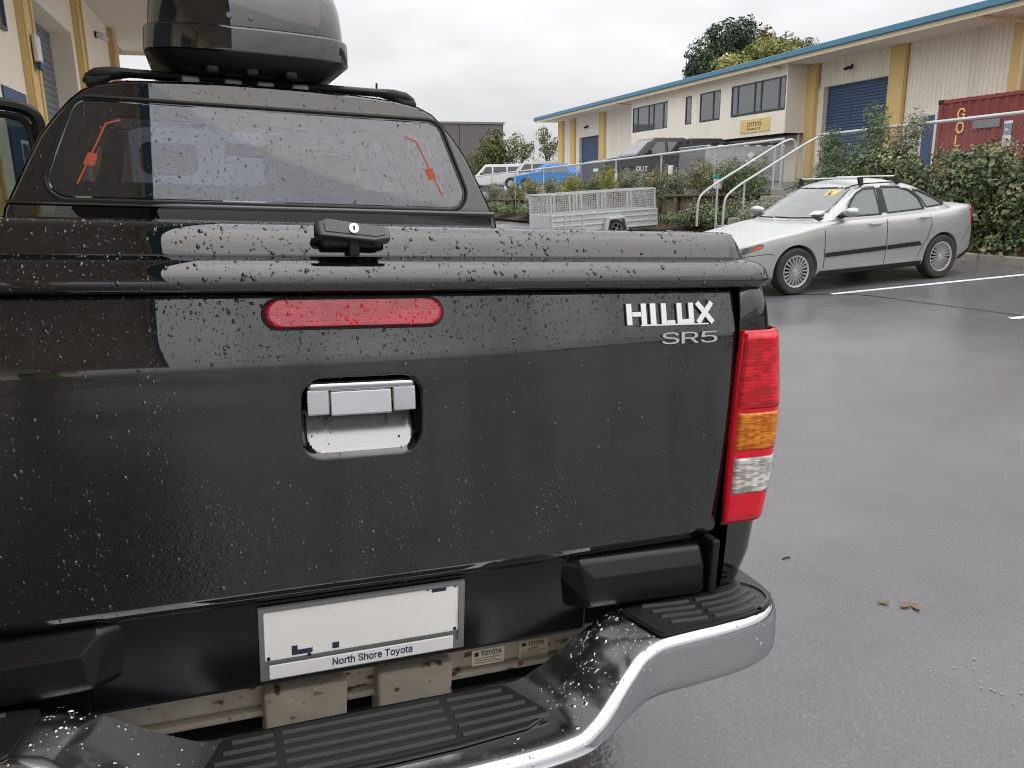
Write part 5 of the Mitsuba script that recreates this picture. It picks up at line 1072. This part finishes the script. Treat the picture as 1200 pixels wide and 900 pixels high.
part(bt, 'box', box(15.2, 18.3, 25.0, 25.2, 1.55, 2.78, .02), 'pale_grey'); part(bt, 'box_body', box(15.22, 18.28, 25.19, 27.0, 1.5, 2.77), 'steel_grey'); part(bt, 'logo', cat(fix(moved(extrude(Point(16.9, 2.42).buffer(.14).union(Polygon([(16.7, 2.2), (17.2, 2.25), (17.2, 2.38), (16.7, 2.35)])), .004), to4((0, 24.99, 0), (1, 0, 0), (0, 0, 1), (0, 1, 0))))), 'white_flat')
for i in range(6): part(bt, 'roof_slat', box(15.3+.5*i, 15.58+.5*i, 24.95, 27.0, 2.80, 2.89, .01), 'ink')
part(bt, 'roof_frame', box(15.2, 18.3, 25.05, 27.0, 2.775, 2.80), 'white_flat')
for x in (15.9, 17.5): part(bt, 'wheel', cyl((x, 25.15, 1.6), (x, 25.4, 1.6), .3, 20), 'tyre', 30)
# ------------------------------------------------------------------ vegetation
def leaves(blobs, n, size, cols, seed, gap=.40, freq=1.6, up=.35, aspect=.55, sizevar=.35):
    r = np.random.default_rng(seed); w = np.array([b[1][0]*b[1][1]*b[1][2] for b in blobs])**.75; w /= w.sum()
    i = r.choice(len(blobs), n*2, p=w); c = np.array([b[0] for b in blobs])[i]; R = np.array([b[1] for b in blobs])[i]
    d = r.normal(size=(2*n, 3)); d /= np.linalg.norm(d, axis=1, keepdims=True); rad = r.random(2*n)**.33
    bump_ = 1+.45*(meshkit.fbm(d*1.7+i[:, None]*3.1, 3, seed=seed)-.5)*2
    P = c+d*R*(rad*bump_)[:, None]
    keep = meshkit.fbm(P*freq/max(.25, np.mean(R)), 3, seed=seed+3)+.25*(1-rad) > gap
    P, d, rad = P[keep][:n], d[keep][:n], rad[keep][:n]; k = len(P)
    nrm = d+r.normal(0, .55, (k, 3))+np.array([0, 0, up]); nrm /= np.linalg.norm(nrm, axis=1, keepdims=True)
    a = np.cross(nrm, r.normal(size=(k, 3))); a /= np.linalg.norm(a, axis=1, keepdims=True); b = np.cross(nrm, a)
    s = size*(1+sizevar*r.normal(size=k)).clip(.4, 1.9); L = (s*.5)[:, None]; Wd = (s*.5*aspect)[:, None]; f = (s*.10)[:, None]
    V = np.stack([P-a*L, P+b*Wd+nrm*f, P+a*L-nrm*f*.6, P-b*Wd+nrm*f, P-a*L*.1], 1)[:, :4]
    o = (np.arange(k)*4)[:, None, None]; F = (np.array([[0, 1, 2], [0, 2, 3]])[None]+o).reshape(-1, 3)
    cl = meshkit.fbm(P*1.5/max(.25, np.mean(R)), 3, seed=seed+7); t = np.clip(.5+1.6*(cl-.5)+r.normal(0, .22, k), 0, 1)
    cols = np.array(cols, float); q = t*(len(cols)-1.001); j = q.astype(int); col = cols[j]+(cols[j+1]-cols[j])*(q-j)[:, None]; col *= (1+r.normal(0, .14, (k, 1))).clip(.6, 1.5)
    return tm(V.reshape(-1, 3), F), np.repeat(col, 4, 0)
def stems(base, blobs, r0, n, seed):
    r = np.random.default_rng(seed); out = []
    for i in range(n):
        c, R = blobs[i % len(blobs)]; tip = np.array(c)+r.normal(0, .4, 3)*np.array(R); m = (np.array(base)+tip)/2+r.normal(0, .08, 3)*np.linalg.norm(tip-base)
        out.append(tube(bezier([np.array(base)+r.normal(0, .04, 3)*[1, 1, 0], m, tip], 6), np.linspace(r0, r0*.3, len(bezier([base, m, tip], 6))), 5))
    return cat(out)
DG = [(.026, .044, .018), (.050, .080, .028), (.085, .125, .045), (.135, .17, .07)]
MG = [(.045, .062, .026), (.085, .11, .042), (.14, .165, .065), (.22, .215, .10)]
OL = [(.065, .07, .036), (.12, .125, .06), (.19, .185, .085), (.28, .225, .11)]
YG = [(.08, .10, .026), (.16, .175, .04), (.26, .255, .06), (.34, .30, .08)]
GR_ = [(.055, .065, .04), (.115, .125, .08), (.19, .195, .13), (.27, .27, .18)]
DG, MG, OL, YG, GR_ = [[tuple(1.3*np.array(c)) for c in p] for p in (DG, MG, OL, YG, GR_)]
def shrub(label, base, blobs, n, size, cols, seed, name='shrub', group=None, gap=.40, catg='shrub', nst=5, up=.35, aspect=.55):
    k = thing(name, label, catg, group); m, c = leaves(blobs, n, size, cols, seed, gap, up=up, aspect=aspect)
    part(k, 'foliage', m, 'leaf', color=c, stuff=True)
    part(k, 'stem', stems(np.array(base, float), blobs, .018*max(1, blobs[0][1][2]*1.2), nst, seed), 'bark', 40); return k
sb = np.random.default_rng(77)
# broad-leaved hedge at the right, above the kerb
for i, (y, lab) in enumerate(((13.9, 'broad leaved shrub of the low hedge behind the boot of the silver sedan'), (12.55, 'broad leaved shrub in the low hedge just right of the silver sedan boot'), (11.3, 'broad leaved shrub above the middle of the visible kerb'), (10.1, 'broad leaved shrub above the kerb, second from the right edge'), (8.9, 'broad leaved shrub of the hedge cut off by the right edge of the photo'))):
    bl_ = [((12.02+sb.normal(0, .05), y+sb.uniform(-.35, .35), .42+.42*q), (.42, .62, .42)) for q in range(4)]
    shrub(lab, (12.0, y, .25), bl_, 5000, .075, DG[:2]+MG[1:], 100+i, group=None, gap=.36, up=.5, aspect=.7)
for i, (y, h, lab) in enumerate(((13.2, 2.05, 'olive green bush in the upper hedge left of the container lettering'), (12.0, 2.12, 'bushy olive shrub in the upper hedge below the yellow container lettering'), (10.9, 2.18, 'yellowish green bush in the upper hedge below the blank panel of the container'), (9.6, 2.05, 'bush of the upper hedge at the right edge under the fence notices'))):
    bl_ = [((12.35, y+sb.uniform(-.3, .3), 1.25+.32*q), (.36, .55, .38)) for q in range(2)]+[((12.4, y+.1, h-.3), (.28, .4, .30))]
    shrub(lab, (12.3, y, .6), bl_, 2600, .055, OL if i % 2 == 0 else MG, 120+i, gap=.42)
# tall shrubs at the fence in front of the blue door and beside the steps
for i, (x, y, z0, z1, w, cols, lab) in enumerate(((12.35, 14.05, 1.0, 2.88, .50, DG[1:]+[(.13, .17, .06)], 'tall dark green pointed shrub at the fence in front of the big blue roller door'), (12.4, 13.0, 1.1, 2.68, .44, GR_, 'grey green shrub at the fence right of the big blue roller door'),
        (12.35, 15.15, .9, 2.52, .46, DG[1:], 'dark green shrub between the steps and the tall pointed shrub'), (12.0, 14.9, .6, 1.7, .45, DG, 'low dark shrub on the bank beside the steps'), (12.1, 15.7, .5, 1.5, .35, MG, 'small green shrub pressed against the right handrail'))):
    nb = 5; bl_ = [((x+sb.normal(0, .05), y+sb.normal(0, .12), z0+(z1-z0)*(q+.5)/nb), (w*(1.05-.75*(q/nb)**2), w*(1.05-.75*(q/nb)**2), (z1-z0)/nb*.95)) for q in range(nb)]
    shrub(lab, (x, y, z0-.4), bl_, 5200, .06, cols, 140+i, gap=.35, up=.9, aspect=.42)
for i, (x, y, zt_, w, lab) in enumerate(((10.55, 15.45, .95, .42, 'grey leaved shrub in front of the lowest steps'), (11.15, 15.4, 1.12, .45, 'grey leaved shrub in front of the middle steps'), (11.7, 15.3, 1.45, .42, 'greyish shrub in front of the top steps'))):
    bl_ = [((x+sb.normal(0, .12), y+sb.normal(0, .1), .15+(zt_-.1)*q), (w, .35, (zt_-.1)*.30)) for q in (.3, .55, .72)]
    shrub(lab, (x, y, .1), bl_, 2600, .05, GR_, 160+i, gap=.36, up=.6, aspect=.5)
# planting along the top of the retaining wall
wt = [(18.3, 2.36, DG[1:], 'dark green shrub on the wall top just left of the handrails'), (19.6, 2.18, MG, 'green shrub on the wall top behind the teal marker'), (21.0, 2.22, OL, 'olive shrub on the wall top in front of the grey box trailer'), (22.4, 2.05, GR_, 'grey green shrub on the wall top below the small square sign'), (23.8, 2.16, OL, 'olive shrub on the wall top in front of the rear of the dark grey pickup'),
      (25.4, 2.10, GR_, 'greyish shrub on the wall top above the right end of the trailer'), (27.0, 2.28, YG, 'yellow flecked shrub on the wall top in front of the dark grey pickup door'), (28.8, 2.08, MG, 'green shrub on the wall top in front of the dark grey pickup bonnet'), (30.8, 2.02, YG, 'yellow green shrub on the wall top between blue car and dark grey pickup'), (33.0, 1.86, MG, 'shrub on the wall top below the blue car'),
      (35.6, 2.02, OL, 'spiky olive shrub on the wall top in front of the blue car bonnet'), (38.4, 1.78, OL, 'shrub on the wall top in front of the white wagon'), (41.5, 1.72, GR_, 'pale shrub on the wall top below the white wagon bonnet'), (45, 1.40, MG, 'small green shrub on the wall top nearest the foreground cab')]
for i, (y, zt_, cols, lab) in enumerate(wt):
    z0 = float(tz(12.5, y))-.12; w = .62+.012*y; nb = 4
    bl_ = [((12.62+sb.normal(0, .10), y+sb.uniform(-w, w)*.6, z0+(zt_-z0)*sb.uniform(.25, .72)), (.34, w*.62, (zt_-z0)*.36)) for q in range(nb)]
    shrub(lab, (12.7, y, z0), bl_, 3200, .06+.0006*y, cols, 200+i, gap=.43, up=.8, aspect=.38)
# low shrubs in front of the wall
for i, (x, y, zt_, lab) in enumerate(((11.9, 17.6, 1.15, 'dark leafy shrub at the foot of the left handrail'), (11.75, 19.0, .95, 'leafy shrub below the wall posts right of the trailer'), (11.9, 20.6, .85, 'low shrub beside the right end of the trailer'), (12.0, 24.5, .80, 'low shrub behind the right half of the caged trailer'), (12.0, 27.6, .80, 'low shrub behind the left half of the caged trailer'),
        (12.0, 31.5, .86, 'leafy shrub left of the caged trailer'), (12.0, 34.6, .84, 'reddish tipped shrub below the wall between trailer and foreground cab'), (12.0, 38.2, .82, 'dark shrub below the wall beside the foreground cab'))):
    w = .75+.01*y; bl_ = [((x+sb.normal(0, .15), y+sb.uniform(-w, w)*.6, .30+(zt_-.30)*sb.uniform(.3, .7)), (.45, w*.6, (zt_-.3)*.42)) for q in range(4)]
    shrub(lab, (x, y, .25), bl_, 2400, .07, DG+[(.18, .17, .09)], 240+i, gap=.38, up=.6, aspect=.65)
# trees
def tree(label, base, blobs, n, size, cols, seed, trunk=.22, gap=.44, nst=8, aspect=.6):
    k = thing('tree', label, 'tree'); m, c = leaves(blobs, n, size, cols, seed, gap, freq=2.2, aspect=aspect)
    part(k, 'crown', m, 'leaf', color=c, stuff=True)
    top = np.mean([b[0] for b in blobs], 0); tr_ = [tube(bezier([base, (np.array(base)+top)/2+[.2, .1, 0], top], 8), np.linspace(trunk, trunk*.35, 8), 8)]
    r = np.random.default_rng(seed)
    for i in range(nst):
        c_, R = blobs[i % len(blobs)]; a = np.array(base)+(top-np.array(base))*r.uniform(.55, .95); tip = np.array(c_)+r.normal(0, .35, 3)*np.array(R)
        tr_.append(tube(bezier([a, (a+tip)/2+r.normal(0, .2, 3), tip], 6), np.linspace(trunk*.4, trunk*.08, 6), 6))
    part(k, 'trunk', cat(tr_), 'bark', 40); return k
tree('large dark green tree rising behind the roof of the cream warehouse', (35.4, 58.4, 1.0), [((34.2, 57.6, 10.8), (1.6, 1.6, 1.8)), ((36.0, 57.0, 12.2), (1.8, 1.8, 1.6)), ((37.4, 56.4, 11.6), (1.6, 1.6, 1.9)), ((35.6, 57.2, 10.0), (2.4, 2.0, 1.8)), ((35.2, 57.2, 12.6), (.9, .9, .9)), ((33.6, 57.8, 9.6), (1.0, 1.2, 1.4)), ((37.0, 56.4, 13.1), (.9, .9, .8))], 9500, .24, [(.012, .026, .014), (.026, .048, .022), (.048, .078, .034), (.085, .115, .055)], 301)
tree('yellow green tree in front of the large dark tree behind the warehouse roof', (36.0, 53.0, 1.0), [((34.6, 53.6, 10.0), (1.8, 1.4, .9)), ((36.4, 52.5, 10.9), (1.5, 1.4, 1.0)), ((35.6, 53.0, 9.6), (2.4, 1.4, .9)), ((37.6, 52.0, 10.5), (1.5, 1.2, 1.1))], 7500, .19, YG, 302)
tree('small autumn orange tree showing between the dark and the yellow green tree', (38.2, 55.6, 1.0), [((38.2, 55.3, 12.1), (.7, .7, 1.0)), ((38.6, 55.0, 11.5), (.7, .7, .8))], 900, .2, [(.10, .05, .015), (.22, .10, .02), (.32, .15, .03)], 303, trunk=.12)
tree('thin open green tree at the right end of the trees behind the warehouse roof', (41.0, 54.6, 1.0), [((39.6, 54.6, 11.7), (.9, .9, .8)), ((41.0, 54.2, 11.5), (.8, .8, .8)), ((40.4, 54.4, 10.7), (1.2, 1.0, .8)), ((42.0, 53.9, 11.2), (.5, .5, .5))], 1700, .2, [(.05, .075, .025), (.10, .12, .04), (.16, .16, .06)], 304, trunk=.13, gap=.5)
tree('dense yellow green tree in front of the grey shed', (19.0, 61.5, .4), [((18.2, 60.8, 4.5), (1.0, 1.0, 1.4)), ((19.0, 60.6, 4.0), (1.0, 1.0, 1.2)), ((17.4, 61, 3.6), (1.2, 1.0, .9)), ((18.6, 60.7, 5.3), (.6, .6, .7))], 4200, .17, [(.05, .07, .018), (.10, .12, .03), (.17, .17, .045)], 305)
tree('airy small tree right of the dense yellow green one', (20.6, 61, .4), [((20.0, 60.4, 4.9), (.7, .7, .8)), ((20.4, 60.2, 4.2), (1.0, .8, .9)), ((20.9, 60, 4.6), (.5, .5, .5))], 1000, .16, MG, 306, trunk=.10, gap=.52)
tree('airy small tree beside the far end of the cream warehouse', (22.4, 60.8, .4), [((21.9, 59.6, 5.3), (.6, .6, .7)), ((22.3, 59.4, 4.4), (.9, .8, .8)), ((22.9, 59.2, 4.8), (.5, .5, .5))], 1000, .16, MG, 307, trunk=.10, gap=.52)
hb = [((x, y, 2.6), (.9, .8, 1.0)) for x, y in zip(np.linspace(15.0, 23.4, 9), np.linspace(62, 58.6, 9))]
hk = thing('clipped_hedge', 'long green hedge behind the white wagons below the far trees', 'hedge'); m, c = leaves(hb, 6500, .15, MG, 320, .36); part(hk, 'foliage', m, 'leaf', color=c, stuff=True); part(hk, 'stem', stems(np.array((19, 60.3, .6)), hb, .05, 9, 3), 'bark', 40)
# leaf litter along the kerb
lt = np.random.default_rng(9); P = np.c_[lt.uniform(11.15, 11.62, 260), lt.uniform(8, 13, 260)]; P = np.c_[P, gz(P[:, 0])+.008]
a = lt.uniform(0, 2*np.pi, 260); s = lt.uniform(.012, .035, 260)[:, None]; dx = np.c_[np.cos(a), np.sin(a), 0*a]*s; dy = np.c_[-np.sin(a), np.cos(a), 0*a]*s*.5
V = np.stack([P-dx, P+dy+[0, 0, .006], P+dx, P-dy+[0, 0, .004]], 1).reshape(-1, 3); F = (np.array([[0, 2, 1], [0, 3, 2]])[None]+(np.arange(260)*4)[:, None, None]).reshape(-1, 3)
whole('leaf_litter', tm(V, F), 'dead_leaf', 'scattered fallen leaves along the kerb behind the silver sedan', 'leaf litter', kind='stuff')
